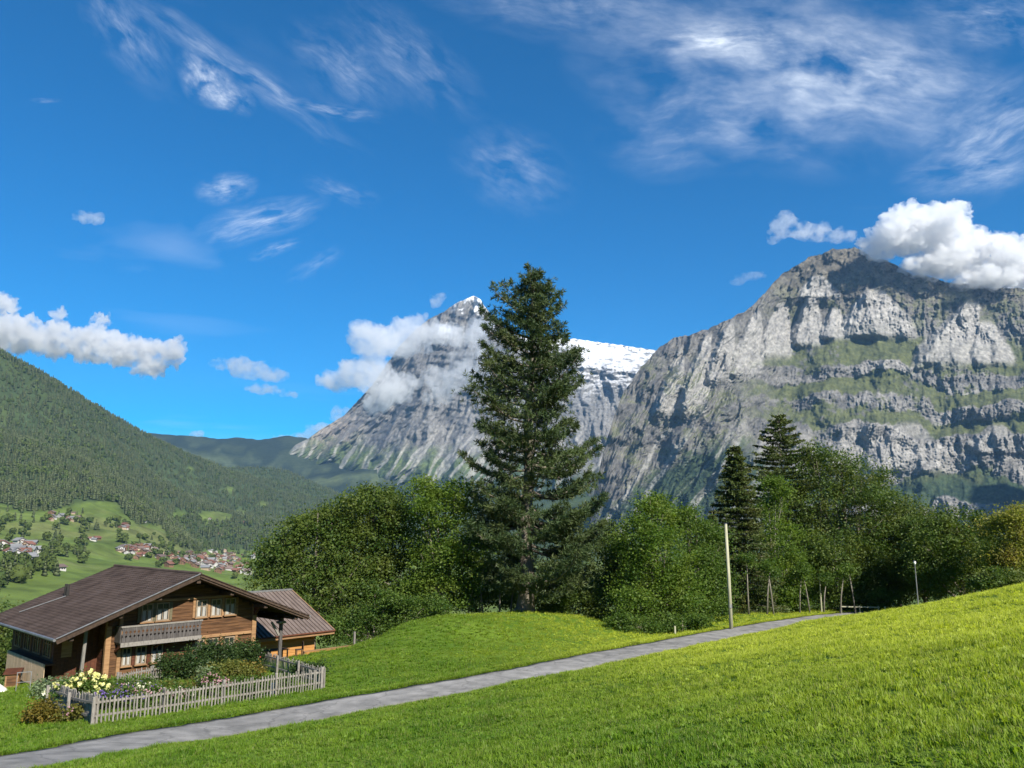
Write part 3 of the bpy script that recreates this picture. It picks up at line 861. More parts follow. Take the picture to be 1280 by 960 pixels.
# ------------------------------------------------------------------ cumulus clouds
def mat_cloud(name, dens, fluff, scale, edge=0.45, tone=0.995):
    m, nt, N, L, out = nodes(name)
    pv = N.new('ShaderNodeVolumePrincipled')
    pv.inputs['Color'].default_value = (tone, tone, min(1, tone + 0.004), 1)
    pv.inputs['Anisotropy'].default_value = 0.25
    pv.inputs['Density'].default_value = dens
    if fluff:
        tc = N.new('ShaderNodeTexCoord')
        no = N.new('ShaderNodeTexNoise'); no.inputs['Scale'].default_value = scale; no.inputs['Detail'].default_value = 7; no.inputs['Roughness'].default_value = 0.58
        L.new(tc.outputs['Object'], no.inputs['Vector'])
        mr = N.new('ShaderNodeMapRange'); mr.inputs['From Min'].default_value = edge; mr.inputs['From Max'].default_value = edge + 0.16
        mr.inputs['To Min'].default_value = 0.0; mr.inputs['To Max'].default_value = dens
        L.new(no.outputs['Fac'], mr.inputs['Value']); L.new(mr.outputs[0], pv.inputs['Density'])
    L.new(pv.outputs[0], out.inputs['Volume'])
    return m
def cloud(label, lobes, depth, dens, seed, vox=4.0, puffs=16, rough=1.0, fluff=True, edge=0.30, flat=0.75, thick=0.9, tone=0.996):
    """lobes: (px, py, rx, ry) in pixels of the photograph at the cloud's own distance"""
    rng = np.random.default_rng(seed)
    k = depth / F
    c0 = P(np.mean([l[0] for l in lobes]), np.mean([l[1] for l in lobes]), depth)
    bm_v, bm_f = [], []
    ico = bpy.data.meshes.new('ico')
    import bmesh
    b = bmesh.new(); bmesh.ops.create_icosphere(b, subdivisions=2, radius=1.0); b.to_mesh(ico); b.free()
    iv = np.array([v.co[:] for v in ico.vertices]); jf = np.array([p.vertices[:] for p in ico.polygons])
    bpy.data.meshes.remove(ico)
    balls = []
    for (px, py, rx, ry) in lobes:
        c = np.array(P(px, py, depth)) - np.array(c0)
        r = np.array((rx * k, rx * k * thick, ry * k))
        c[1] += rng.uniform(-0.3, 0.3) * r[0]
        balls.append((c, r * 0.86))
        for _ in range(puffs):
            d = rng.normal(size=3); d /= np.linalg.norm(d)
            if d[2] < -0.2: d[2] *= -flat
            s = rng.uniform(0.2, 0.46) * rough
            balls.append((c + d * r * rng.uniform(0.62, 0.95), np.full(3, min(r[0], r[2]) * s + 0.12 * r)))
    V = np.concatenate([iv * r + c for c, r in balls])
    Fc = np.concatenate([jf + i * len(iv) for i in range(len(balls))])
    me = mesh_np('cloud', V, Fc)
    o = obj('cloud', me)
    md = o.modifiers.new('union', 'REMESH'); md.mode = 'VOXEL'; md.voxel_size = vox * k
    dg = bpy.context.evaluated_depsgraph_get()
    m2 = bpy.data.meshes.new_from_object(o.evaluated_get(dg))
    o.modifiers.clear(); o.data = m2
    n = len(m2.vertices)
    co = np.zeros(n * 3, np.float32); m2.vertices.foreach_get('co', co); co = co.reshape(-1, 3)
    no = np.zeros(n * 3, np.float32); m2.vertex_normals.foreach_get('vector', no); no = no.reshape(-1, 3)
    q = co / k
    bil = lambda a, sd: np.abs(perlin(q[:, 0] / a + q[:, 1] / (a * 1.7), q[:, 2] / a - q[:, 1] / (a * 1.3), sd)) * 2 - 0.5
    f = 0.55 * bil(15, seed) + 0.34 * bil(7, seed + 5) + 0.2 * bil(3.4, seed + 9) + 0.0 * (fbm(q[:, 0] / 15 + q[:, 1] / 23, q[:, 2] / 15 - q[:, 1] / 19, 4, seed) + fbm(q[:, 0] / 7, (q[:, 2] + 0.7 * q[:, 1]) / 7, 3, seed + 3) * 0.7)
    amp = 11.0 * rough * min(1.0, np.mean([l[3] for l in lobes]) / 24.0)
    co = co + no * (f * amp * k)[:, None]
    m2.vertices.foreach_set('co', co.astype(np.float32).ravel())
    m2.update()
    m2.materials.clear()
    m2.materials.append(mat_cloud('cloud_vapour', dens, fluff, 1.0 / (14 * k), edge, tone))
    o.location = c0
    prop(o, label, 'cloud', 'white clouds around the peaks')
    return o

cloud('long grey and white cloud over the forested hill', [(-40, 418, 60, 26), (20, 422, 42, 26), (4, 386, 20, 18), (70, 428, 34, 26), (76, 396, 9, 12), (116, 434, 34, 24), (128, 404, 13, 11), (150, 442, 30, 22), (188, 446, 32, 22), (216, 440, 18, 15), (184, 462, 24, 10)], 5200, 0.024, 1, vox=1.9, edge=0.40, tone=0.93)  # tone greys the vapour in place of the shading on this cloud
cloud('small grey cloud between the long cloud and the snowy peak', [(312, 463, 30, 15), (276, 456, 12, 9), (340, 470, 20, 10), (330, 488, 26, 6), (362, 493, 12, 4)], 6200, 0.006, 2, vox=1.8, edge=0.40, tone=0.95)
cloud('billowing cloud wrapped round the snow tipped peak', [(470, 430, 36, 26), (505, 425, 32, 28), (455, 468, 36, 22), (420, 476, 32, 12), (490, 488, 36, 22), (545, 420, 34, 16), (580, 424, 26, 15), (606, 410, 20, 12), (520, 404, 20, 11), (470, 505, 26, 12)], 5700, 0.0075, 3, vox=2.6, fluff=True, edge=0.34, puffs=14)
cloud('veil of cloud across the lower face of the snow tipped peak', [(560, 476, 34, 20), (590, 466, 32, 22), (545, 498, 24, 10), (604, 446, 26, 16), (572, 450, 16, 12)], 5650, 0.0048, 4, vox=2.6, fluff=True, edge=0.38, puffs=12)
cloud('tiny puff of cloud beside the snow tipped peak', [(545, 378, 9, 9), (551, 372, 8, 6)], 6400, 0.007, 5, vox=1.6, fluff=True, edge=0.4)
cloud('bright white cloud low behind the saddle', [(405, 538, 22, 10), (430, 522, 18, 12), (380, 546, 22, 5), (350, 548, 14, 4)], 9300, 0.004, 6, vox=2.2, fluff=True, edge=0.4)
cloud('speck of white cloud showing over the blue ridge', [(247, 543, 9, 5)], 9400, 0.006, 7, vox=1.4)
cloud('big bright cumulus resting on the cliff summit', [(1130, 297, 46, 30), (1165, 292, 48, 34), (1150, 277, 30, 22), (1210, 317, 50, 32), (1250, 332, 44, 30), (1175, 332, 46, 20), (1290, 337, 40, 26), (1215, 297, 20, 12), (1245, 307, 18, 12), (1105, 307, 28, 20), (1230, 352, 46, 14)], 4900, 0.024, 8, vox=1.9, edge=0.39)
cloud('ragged thin cloud trailing off the summit cumulus', [(980, 284, 20, 18), (1000, 290, 18, 12), (1025, 290, 22, 14), (1050, 298, 22, 10), (968, 300, 12, 6)], 4900, 0.007, 9, vox=2.4, fluff=True, edge=0.43)
cloud('small lone cloud high over the long grey cloud', [(106, 272, 14, 8), (122, 275, 13, 8), (98, 268, 8, 5)], 6000, 0.006, 10, vox=1.6, fluff=True, edge=0.42)
cloud('faint wisp of cloud left of the summit cumulus', [(935, 347, 20, 6), (945, 343, 12, 5), (922, 353, 12, 4)], 5000, 0.003, 11, vox=1.6, fluff=True, edge=0.42)

# ------------------------------------------------------------------ trees
M_BARK = mat_noise('grey_brown_bark', [(0.10, 0.082, 0.062), (0.23, 0.20, 0.165)], scale=3, stretch=(4, 4, 0.6), rough=0.95, bump=0.8, bscale=10)
M_BARK_PALE = mat_noise('pale_bark', [(0.16, 0.145, 0.12), (0.34, 0.32, 0.28)], scale=4, stretch=(3, 3, 0.8), rough=0.95, bump=0.6, bscale=10)
M_BARK_DULL = mat_noise('dull_bark', [(0.09, 0.08, 0.062), (0.21, 0.19, 0.155)], scale=4, stretch=(3, 3, 0.8), rough=0.95, bump=0.6, bscale=10)  # darker tone of the pale bark, for the bare stems
LEAF = {
    'maple': mat_leaf('maple_leaf', (0.030, 0.070, 0.013), (0.111, 0.154, 0.026), (0.107, 0.127, 0.024), 0.36),
    'ash': mat_leaf('ash_leaf', (0.054, 0.112, 0.015), (0.148, 0.212, 0.032), (0.140, 0.180, 0.027), 0.45),
    'dark': mat_leaf('dark_leaf', (0.031, 0.070, 0.015), (0.116, 0.163, 0.030), (0.121, 0.132, 0.029), 0.34),
    'autumn': mat_leaf('turning_leaf', (0.13, 0.16, 0.03), (0.30, 0.29, 0.06), (0.25, 0.19, 0.055), 0.45),
    'hazel': mat_leaf('hazel_leaf', (0.041, 0.090, 0.015), (0.122, 0.176, 0.031), None, 0.42),
    'spruce': mat_leaf('spruce_needle', (0.030, 0.055, 0.017), (0.101, 0.136, 0.034), (0.109, 0.113, 0.032), 0.15),
    'pine': mat_leaf('pine_needle', (0.022, 0.046, 0.018), (0.088, 0.122, 0.040), (0.095, 0.112, 0.036), 0.18),
}

def leaf_quads(C, D, S, W, rng, droop=None):
    """rhombic folded leaves: centre C, axis D (unit), length S, width ratio W"""
    n = len(C)
    ref = rng.normal(size=(n, 3))
    side = np.cross(D, ref); side /= np.linalg.norm(side, axis=1, keepdims=True) + 1e-9
    up = np.cross(side, D)
    s = S[:, None]
    a = C - D * s * 0.5; b = C + D * s * 0.5
    mid = C - D * s * 0.08 + up * s * 0.10
    w = (S * W * 0.5)[:, None]
    V = np.stack([a, mid - side * w, b, mid + side * w], 1).reshape(-1, 3)
    return V, np.arange(n * 4).reshape(n, 4)

def unit(v): return v / (np.linalg.norm(v, axis=-1, keepdims=True) + 1e-9)

def ball_points(n, rng, c, r, shell=0.55):
    d = unit(rng.normal(size=(n, 3)))
    rad = (shell ** 3 + (1 - shell ** 3) * rng.random(n)) ** (1 / 3)
    return c + d * rad[:, None] * r, d

def crown_mesh(lobes, rng, n_leaf, leaf, mat, clump=0.9, layer=0.55, width=0.62, name='crown', clumps_per=0.85):
    """lobes: (centre, radii) relative to the tree's base. Leaves sit on clumps, clumps on the lobes."""
    area = np.array([(r[0] * r[1] + r[0] * r[2] + r[1] * r[2]) for c, r in lobes]); area = area / area.sum()
    CC, DD = [], []
    ncl_tot = int(clumps_per * n_leaf / 60)
    for (c, r), a in zip(lobes, area):
        p, d = ball_points(max(6, int(ncl_tot * a)), rng, np.array(c), np.array(r), 0.62)
        pi, di = ball_points(max(2, int(ncl_tot * a * 0.22)), rng, np.array(c), np.array(r) * 0.6, 0.1)
        p = np.concatenate([p, pi]); d = np.concatenate([d, di])
        p += rng.normal(size=p.shape) * 0.10 * np.array(r)
        CC.append(p); DD.append(d)
    CC = np.concatenate(CC); DD = np.concatenate(DD)
    cs = rng.uniform(0.45, 1.6, len(CC)) * clump
    wgt = cs ** 2; k = rng.choice(len(CC), n_leaf, p=wgt / wgt.sum())
    off = rng.normal(size=(n_leaf, 3)) * np.array([1, 1, layer])
    pos = CC[k] + off * cs[k][:, None] * 0.47 - DD[k] * 0.1
    ax = unit(rng.normal(size=(n_leaf, 3)) * np.array([1, 1, 0.55]) + DD[k] * 0.5 + np.array([0, 0, -0.25]))
    S = leaf * rng.uniform(0.6, 1.35, n_leaf)
    V, Fc = leaf_quads(pos, ax, S, width, rng)
    ct = rng.normal(size=len(CC)) * 0.17 + 0.45
    tint = np.clip(ct[k] + rng.normal(size=n_leaf) * 0.2, 0, 1)
    return mesh_np(name, V, Fc, mat, {'tint': np.repeat(tint, 4)}), CC

def limbs_mesh(base_h, top, lobes, rng, r0, mat, extra=(), lean=0.0, n=6, name='trunk'):
    mb = MB()
    pts = [Vector((0, 0, -0.4)), Vector((0.05 * lean, 0, base_h * 0.5)), Vector((lean * 0.4, 0, base_h)), Vector((lean, 0, (base_h + top) / 2)), Vector((lean * 1.2, 0, top))]
    mb.tube(pts, [r0 * 1.35, r0, r0 * 0.85, r0 * 0.5, r0 * 0.1], 8)
    for c, r in lobes:
        c = Vector(c)
        z0 = base_h * rng.uniform(0.6, 1.1)
        st = Vector((lean * 0.3, 0, min(z0, c.z * 0.8)))
        mid = st.lerp(c, 0.5) + Vector((0, 0, -0.06 * (c - st).length))
        mb.tube([st, mid, c + Vector((0, 0, r[2] * 0.35))], [r0 * 0.55, r0 * 0.38, r0 * 0.10], n)
        for _ in range(3):
            d = Vector(unit(rng.normal(size=3))); d.z = abs(d.z) * 0.6
            mb.tube([mid.lerp(c, rng.uniform(0.1, 0.9)), c + Vector((d.x * r[0], d.y * r[1], d.z * r[2])) * 0.85], [r0 * 0.22, r0 * 0.05], 5)
    for e in extra: mb.tube(*e)
    return mb.mesh(name, mat, True)

def broadleaf(label, base, lobes_px, depth, kind, n_leaf, leaf=0.26, trunk_r=0.22, bark=None, name='broadleaf_tree', seed=0, group='trees along the lane', clump=0.9, base_h=None, dz=0.0, width=0.62):
    """base: px and py of the trunk's foot; lobes_px: (px, py, rx, ry[, ddepth]) of the crown's lobes"""
    rng = np.random.default_rng(seed + 100)
    bx, by = P(base[0], 700, depth).x, depth
    bz = h1(bx, by) + dz
    root = empty(name, (bx, by, bz))
    prop(root, label, 'tree', group)
    k = depth / F
    lobes = []
    for l in lobes_px:
        dd = l[4] if len(l) > 4 else rng.uniform(-0.8, 0.8)
        c = P(l[0], l[1], depth + dd) - Vector((bx, by, bz))
        lobes.append((tuple(c), (l[2] * k, (l[2] + l[3]) * 0.5 * k * 0.95, l[3] * k)))
    for c, r in list(lobes):      # boughs that stand proud of the crown
        for _ in range(3):
            d = unit(rng.normal(size=3)); d[2] = abs(d[2]) * 0.9 - 0.15
            q = rng.uniform(0.24, 0.42)
            lobes.append((tuple(np.array(c) + d * np.array(r) * rng.uniform(0.85, 1.12)), tuple(np.array(r) * q)))
    me, CC = crown_mesh(lobes, rng, int(n_leaf * 1.32), leaf * 0.86, LEAF[kind], clump=clump, width=width)
    obj('crown', me, root)
    zt = max(c[2] for c, r in lobes)
    zb = min(c[2] - r[2] for c, r in lobes)
    obj('trunk', limbs_mesh(base_h if base_h else max(0.8, zb * 0.9 + 0.8), zt, lobes[:len(lobes_px)], rng, trunk_r, bark or M_BARK), root)
    return root

def stone_pine():
    """the tall pine on the knoll"""
    rng = np.random.default_rng(5)
    depth = 65.0; k = depth / F
    b = P(656, 766, depth); bz = h1(b.x, b.y)
    root = empty('pine_tree', (b.x, b.y, bz))
    prop(root, 'tall dark pine towering over all other trees, alone on the grassy knoll', 'tree')
    hz = lambda py: P(656, py, depth).z - bz
    top = hz(338)
    lean = P(668, 345, depth).x - b.x
    axis = lambda z: np.array([lean * (z / top) ** 1.2 + 0.12 * math.sin(z * 0.7), 0.0, z])
    prof_y = [338, 350, 375, 400, 430, 460, 500, 540, 580, 620, 660, 690, 715, 738]
    left = [3, 13, 32, 55, 66, 68, 74, 70, 76, 72, 80, 88, 84, 48]
    right = [3, 11, 30, 46, 54, 60, 72, 72, 90, 94, 104, 114, 110, 62]
    zs = [hz(p) for p in prof_y][::-1]
    wl = [v * k for v in left][::-1]; wr = [v * k for v in right][::-1]
    tr = MB()
    hs = np.linspace(-0.5, top, 16)
    tr.tube([axis(max(h, 0)) + np.array([0, 0, min(h, 0)]) for h in hs], [0.62 * (1 - max(h, 0) / top) ** 0.8 * (1.45 if h < 0 else 1) + 0.03 for h in hs], 12)
    for a in range(6):   # root flare
        an = a * 1.05 + 0.3
        tr.tube([(0.25 * math.cos(an), 0.25 * math.sin(an), 1.1), (0.6 * math.cos(an), 0.6 * math.sin(an), 0.25), (1.25 * math.cos(an), 1.25 * math.sin(an), -0.25)], [0.25, 0.2, 0.06], 6)
    PC, PD, PS, PT = [], [], [], []
    z = 2.3; ang = 0.0
    while z < top - 0.25:
        f = z / top
        nb = rng.integers(4, 6) if f < 0.85 else 4
        for j in range(nb):
            ang += 2.399 + rng.normal() * 0.35
            d = np.array([math.cos(ang), math.sin(ang)])
            w = np.interp(z, zs, wl) if d[0] < 0 else np.interp(z, zs, wr)
            w = w * rng.uniform(0.62, 1.10) * (0.9 + 0.1 * abs(d[0]))
            if rng.random() < 0.10 and 0.3 < f < 0.9: w *= rng.uniform(1.1, 1.3)
            z0 = z + rng.uniform(-0.25, 0.25)
            rise = (-0.10 + 0.62 * f) * w + rng.normal() * 0.10 * w
            p0 = axis(z0)
            pts = []
            for t in np.linspace(0, 1, 6):
                zz = rise * t - 0.20 * w * math.sin(math.pi * t * 0.9) * (1 - f) + 0.16 * w * t ** 3
                pts.append(p0 + np.array([d[0] * w * t, d[1] * w * t, zz]))
            pts = np.array(pts)
            rr = 0.035 + 0.018 * w
            tr.tube(pts, [rr * (1 - 0.8 * t) for t in np.linspace(0, 1, 6)], 5, cap=False)
            nt = int(9 + 20 * w * (0.75 + 0.5 * (1 - f)) * (1.35 if f < 0.3 else 1.0))
            t = rng.uniform(0.22 if f < 0.8 else 0.05, 1.05, nt) ** 0.75
            side = np.array([-d[1], d[0], 0])
            spread = (0.21 * w * np.sin(np.clip(t, 0, 1) * math.pi * 0.82) + 0.10)
            q = np.stack([np.interp(t, np.linspace(0, 1, 6), pts[:, i]) for i in range(3)], -1)
            q = q + side * (rng.normal(size=nt) * spread)[:, None] + np.array([0, 0, 1]) * (rng.normal(size=nt) * 0.13 + 0.12)[:, None]
            tuftdir = unit(np.array([d[0], d[1], 0.35 + 0.6 * f]) + rng.normal(size=(nt, 3)) * 0.45)
            PC.append(q); PD.append(tuftdir)
            PT.append(np.clip(0.35 + 0.22 * rng.normal() + 0.15 * rng.normal(size=nt), 0, 1))
        z += rng.uniform(0.50, 0.95) * (1.25 - 0.5 * f)
    PC = np.concatenate(PC); PD = np.concatenate(PD); PT = np.concatenate(PT)
    nn = 11
    C = np.repeat(PC, nn, 0); D0 = np.repeat(PD, nn, 0)
    D = unit(D0 * 0.75 + unit(rng.normal(size=C.shape)) * 0.95)
    S = rng.uniform(0.26, 0.48, len(C))
    V, Fc = leaf_quads(C + D * (S * 0.5)[:, None], D, S, np.full(len(C), 0.165), rng)
    tint = np.clip(np.repeat(PT, nn) + rng.normal(size=len(C)) * 0.16, 0, 1)
    obj('crown', mesh_np('crown', V, Fc, LEAF['pine'], {'tint': np.repeat(tint, 4)}), root)
    obj('trunk', tr.mesh('trunk', M_BARK, True), root)
    print('pine needles', len(C))
stone_pine()

def spruce(label, px, top_py, depth, half_px, seed, kind='spruce', lowest=0.06, dens=1.5, shape=0.8, tier=0.42, droop=0.28, sparse=0.0, name='spruce_tree', bark=None):
    rng = np.random.default_rng(seed)
    k = depth / F
    bx = P(px, 700, depth).x; bz = h1(bx, depth)
    top = P(px, top_py, depth).z - bz
    root = empty(name, (bx, depth, bz)); prop(root, label, 'tree', 'conifers along the lane')
    tr = MB(); tr.tube([(0, 0, -0.3), (0, 0, top * 0.5), (0, 0, top)], [0.26, 0.16, 0.02], 8)
    W = half_px * k
    PC, PD, PT = [], [], []
    z = top * lowest; ang = 0
    while z < top * 0.985:
        f = (z - top * lowest) / (top * (1 - lowest))
        w0 = W * (1 - f) ** shape + 0.12
        for j in range(6 if f < 0.8 else 4):
            ang += 2.399 + rng.normal() * 0.3
            if rng.random() < sparse: continue
            w = w0 * rng.uniform(0.68, 1.12)
            d = np.array([math.cos(ang), math.sin(ang)])
            t5 = np.linspace(0, 1, 5)
            pts = np.stack([d[0] * w * t5, d[1] * w * t5, z + 0.10 * w * t5 - droop * w * t5 ** 1.6 * (1 - 0.7 * f) + 0.10 * w * t5 ** 4], -1)
            tr.tube(pts, list(0.035 * (1 - 0.85 * t5)), 4, cap=False)
            nt = int((6 + 13 * w) * dens)
            t = rng.uniform(0.12, 1.03, nt)
            side = np.array([-d[1], d[0], 0])
            q = np.stack([np.interp(t, t5, pts[:, i]) for i in range(3)], -1)
            sd = rng.choice([-1, 1], nt) * rng.uniform(0, 1, nt) * (0.30 * w * (1 - 0.6 * t) + 0.06)
            q = q + side * sd[:, None] - np.array([0, 0, 1]) * (rng.random(nt) * 0.16)[:, None]
            dr = unit(np.array([d[0], d[1], -0.25]) + side * (np.sign(sd) * 0.8)[:, None] + rng.normal(size=(nt, 3)) * 0.3)
            PC.append(q); PD.append(dr); PT.append(np.clip(0.35 + 0.3 * t + 0.15 * rng.normal() + 0.12 * rng.normal(size=nt), 0, 1))
        z += tier * rng.uniform(0.7, 1.2) * (1.1 - 0.4 * f)
    PC = np.concatenate(PC); PD = np.concatenate(PD); PT = np.concatenate(PT)
    nn = 5
    C = np.repeat(PC, nn, 0); D = unit(np.repeat(PD, nn, 0) + rng.normal(size=C.shape if False else (len(PC) * nn, 3)) * 0.42)
    S = rng.uniform(0.2, 0.42, len(C))
    V, Fc = leaf_quads(C + D * (S * 0.4)[:, None], D, S, np.full(len(C), 0.27), rng)
    tint = np.clip(np.repeat(PT, nn) + rng.normal(size=len(C)) * 0.12, 0, 1)
    obj('crown', mesh_np('crown', V, Fc, LEAF[kind], {'tint': np.repeat(tint, 4)}), root)
    obj('trunk', tr.mesh('trunk', bark or M_BARK, True), root)
    return root

T = broadleaf
# behind the chalet, left of the pine
T('broad dark maple rising behind the annex roof', (395, 800), [(392, 690, 48, 46), (362, 725, 46, 46), (345, 700, 26, 34), (430, 720, 44, 56), (385, 765, 50, 36), (372, 660, 26, 22), (415, 660, 30, 26)], 66, 'maple', 26000, seed=1, trunk_r=0.3)
T('tall round dark maple between the annex and the lighter ash', (465, 800), [(468, 645, 42, 38), (435, 660, 34, 34), (500, 670, 32, 44), (460, 700, 50, 50), (500, 730, 40, 46), (450, 755, 52, 40), (478, 622, 26, 18)], 69, 'maple', 30000, seed=2, trunk_r=0.32)
T('light green ash with an airy crown left of the pine', (556, 770), [(545, 640, 36, 34), (568, 630, 26, 30), (530, 622, 22, 22), (560, 690, 40, 46), (530, 700, 30, 50), (590, 690, 26, 50), (548, 745, 40, 30)], 66.5, 'ash', 24000, leaf=0.24, seed=3, trunk_r=0.24)
T('hazel thicket at the foot of the maples beside the annex', (470, 800), [(455, 785, 44, 24), (500, 785, 40, 26), (420, 790, 26, 20), (530, 770, 30, 26), (480, 762, 34, 24)], 61.5, 'hazel', 15000, leaf=0.2, seed=4, trunk_r=0.08, name='hazel_bush', clump=0.6)
T('thin saplings with bare pale stems left of the pine trunk', (600, 768), [(575, 738, 18, 20), (600, 730, 20, 20), (622, 742, 16, 18), (588, 752, 16, 14), (610, 715, 18, 16)], 69, 'hazel', 5200, leaf=0.18, seed=5, trunk_r=0.06, bark=M_BARK_PALE, name='sapling', clump=0.55)
T('low round bush right of the pine trunk', (722, 785), [(722, 758, 32, 28), (745, 766, 22, 24), (702, 752, 24, 22), (686, 766, 16, 14)], 66.5, 'maple', 10000, leaf=0.2, seed=6, trunk_r=0.07, name='bush', clump=0.5)
# right of the pine
T('bright green feathery tree with a ragged top right of the pine', (815, 795), [(815, 650, 26, 26), (800, 680, 34, 36), (835, 690, 32, 40), (805, 735, 40, 40), (845, 745, 34, 36), (790, 760, 30, 30), (825, 775, 40, 22), (822, 632, 12, 16)], 63, 'ash', 26000, leaf=0.22, seed=7, trunk_r=0.2)
T('green tree beside the utility pole with crossing bare boughs', (872, 790), [(862, 668, 26, 26), (885, 690, 24, 34), (870, 720, 34, 36), (865, 755, 36, 30), (895, 740, 18, 34), (856, 650, 14, 18)], 67, 'hazel', 20000, leaf=0.22, seed=8, trunk_r=0.18)
T('dense dark tree filling in behind the feathery tree', (780, 790), [(772, 690, 26, 44), (768, 740, 30, 44), (790, 720, 30, 50)], 71, 'dark', 13000, seed=9, trunk_r=0.2)
spruce('narrow dense spruce with a pointed top behind the utility pole', 925, 553, 77, 50, 21, dens=1.6, shape=0.70)
spruce('tall open conifer with spreading boughs topping the right wood', 984, 516, 88, 66, 22, dens=1.35, shape=0.60, tier=0.55, droop=0.10, sparse=0.12, lowest=0.3)
spruce('small spruce tucked between the green tree and the narrow spruce', 893, 640, 76, 26, 23, dens=1.1)
T('slim birch with light foliage right of the narrow spruce', (965, 765), [(968, 640, 20, 30), (975, 680, 26, 34), (958, 710, 22, 30), (985, 720, 22, 34), (970, 612, 12, 16), (962, 745, 20, 18)], 80, 'ash', 15000, leaf=0.24, seed=10, trunk_r=0.14, bark=M_BARK_PALE, base_h=3)
T('huge dark maple forming the domed heart of the right wood', (1060, 768), [(1038, 596, 44, 34), (1078, 612, 46, 36), (1018, 640, 42, 42), (1062, 650, 58, 46), (1110, 650, 42, 40), (1035, 690, 48, 42), (1088, 698, 54, 44), (1020, 725, 40, 30), (1075, 735, 44, 26), (1016, 578, 24, 22)], 86, 'dark', 50000, leaf=0.26, seed=11, trunk_r=0.36, clump=1.1)
T('green maple in front of the domed maple beside the lane end', (1045, 765), [(1040, 700, 34, 34), (1015, 720, 26, 30), (1065, 720, 30, 32), (1038, 740, 34, 20)], 82, 'maple', 14000, seed=12, trunk_r=0.16, bark=M_BARK_PALE, base_h=2.2)
T('wide green tree right of the domed maple behind the thin lamp', (1120, 765), [(1112, 688, 38, 38), (1145, 676, 36, 34), (1105, 725, 36, 28), (1140, 720, 40, 34), (1130, 660, 22, 16)], 84, 'maple', 18000, seed=13, trunk_r=0.22)
T('round topped green maple standing by itself at the meadow crest', (1200, 752), [(1200, 664, 40, 28), (1176, 690, 36, 36), (1222, 688, 36, 36), (1200, 715, 48, 36), (1162, 716, 26, 30), (1236, 712, 24, 28)], 74, 'maple', 24000, seed=14, trunk_r=0.26)
T('yellow green tree turning to autumn at the meadow crest', (1268, 740), [(1260, 668, 28, 26), (1290, 670, 28, 30), (1275, 698, 38, 28), (1254, 702, 18, 20), (1270, 646, 15, 14)], 66, 'autumn', 15000, leaf=0.22, seed=15, trunk_r=0.16)
T('dark bush under the autumn tree at the meadow crest', (1262, 745), [(1255, 728, 26, 15), (1285, 726, 28, 15), (1240, 732, 20, 14)], 63, 'dark', 8000, leaf=0.22, seed=16, trunk_r=0.08, name='bush', clump=0.6)
T('undergrowth bush between the spruce trunk and the lane end', (985, 765), [(980, 752, 16, 13), (1006, 750, 20, 15), (1045, 750, 18, 14), (1080, 750, 28, 15), (1112, 750, 24, 16), (950, 752, 12, 11)], 81, 'hazel', 10000, leaf=0.2, seed=17, trunk_r=0.06, name='bush', clump=0.5)
T('low thicket at the lane edge left of the utility pole', (850, 790), [(838, 782, 30, 14), (872, 780, 22, 14), (800, 785, 24, 14), (775, 782, 20, 14)], 60, 'hazel', 8000, leaf=0.18, seed=18, trunk_r=0.06, name='bush', clump=0.5)
T('dark tree at the edge of the frame left of the chalet', (-10, 860), [(-5, 800, 26, 40), (-40, 790, 40, 50), (8, 830, 18, 24)], 62, 'dark', 12000, seed=19, trunk_r=0.2)
T('shady hazel behind the bare saplings', (590, 770), [(560, 745, 26, 24), (595, 750, 24, 22), (625, 752, 20, 20), (535, 755, 20, 20), (640, 735, 16, 26)], 75, 'dark', 9000, leaf=0.22, seed=20, trunk_r=0.08, name='hazel_bush', clump=0.6)
T('dark filler hazel right behind the pine trunk', (690, 770), [(690, 735, 30, 30), (725, 725, 28, 34), (655, 745, 18, 22), (750, 745, 20, 30)], 76, 'dark', 10000, leaf=0.22, seed=24, trunk_r=0.08, name='hazel_bush', clump=0.6)
def bare_stems(label, px, py, depth, offs, seed):
    """pale bare lower trunks that show between the crowns"""
    g = np.random.default_rng(seed); b = P(px, py, depth); z = h1(b.x, b.y)
    r = empty('sapling', (b.x, b.y, z)); prop(r, label, 'tree', 'trees along the lane')
    mb = MB(); lobes = []
    for x, hh, lean in offs:
        mb.tube([(x, 0, -.2), (x + lean * .4, .1, hh * .5), (x + lean, .15, hh)], [.085, .065, .04], 6)
        lobes.append(((x + lean, .15, hh + .5), (.9, .8, .9)))
    mb.link('trunk', M_BARK_DULL, r, smooth=True)
    obj('crown', crown_mesh(lobes, g, 620 * len(offs), .18, LEAF['hazel'], clump=.5, name='crown')[0], r)
bare_stems('pair of pale bare trunks at the foot of the narrow spruce', 936, 768, 72, [(0, 4.2, .1), (1.6, 3.6, .5), (2.2, 3.4, -.2)], 41)
bare_stems('leaning pale stems before the domed maple', 1010, 765, 78, [(-.8, 3.2, .4), (.2, 3.6, -.4), (1.5, 3.0, .5)], 42)
bare_stems('pale stems in the shade by the lane end', 1058, 765, 78, [(-.6, 3.4, .6), (.9, 3.8, -.3)], 43)
bare_stems('thin white stems left of the pine trunk', 618, 769, 66.5, [(-2.2, 2.6, .5), (-.9, 3.0, -.4), (.4, 3.4, .1), (1.3, 2.7, .3)], 44)
T('dark round tree between the wide green tree and the lone round maple', (1152, 760), [(1150, 676, 30, 28), (1140, 705, 34, 34), (1170, 708, 30, 34), (1155, 735, 38, 22)], 82, 'dark', 16000, leaf=0.25, seed=26, trunk_r=0.2)
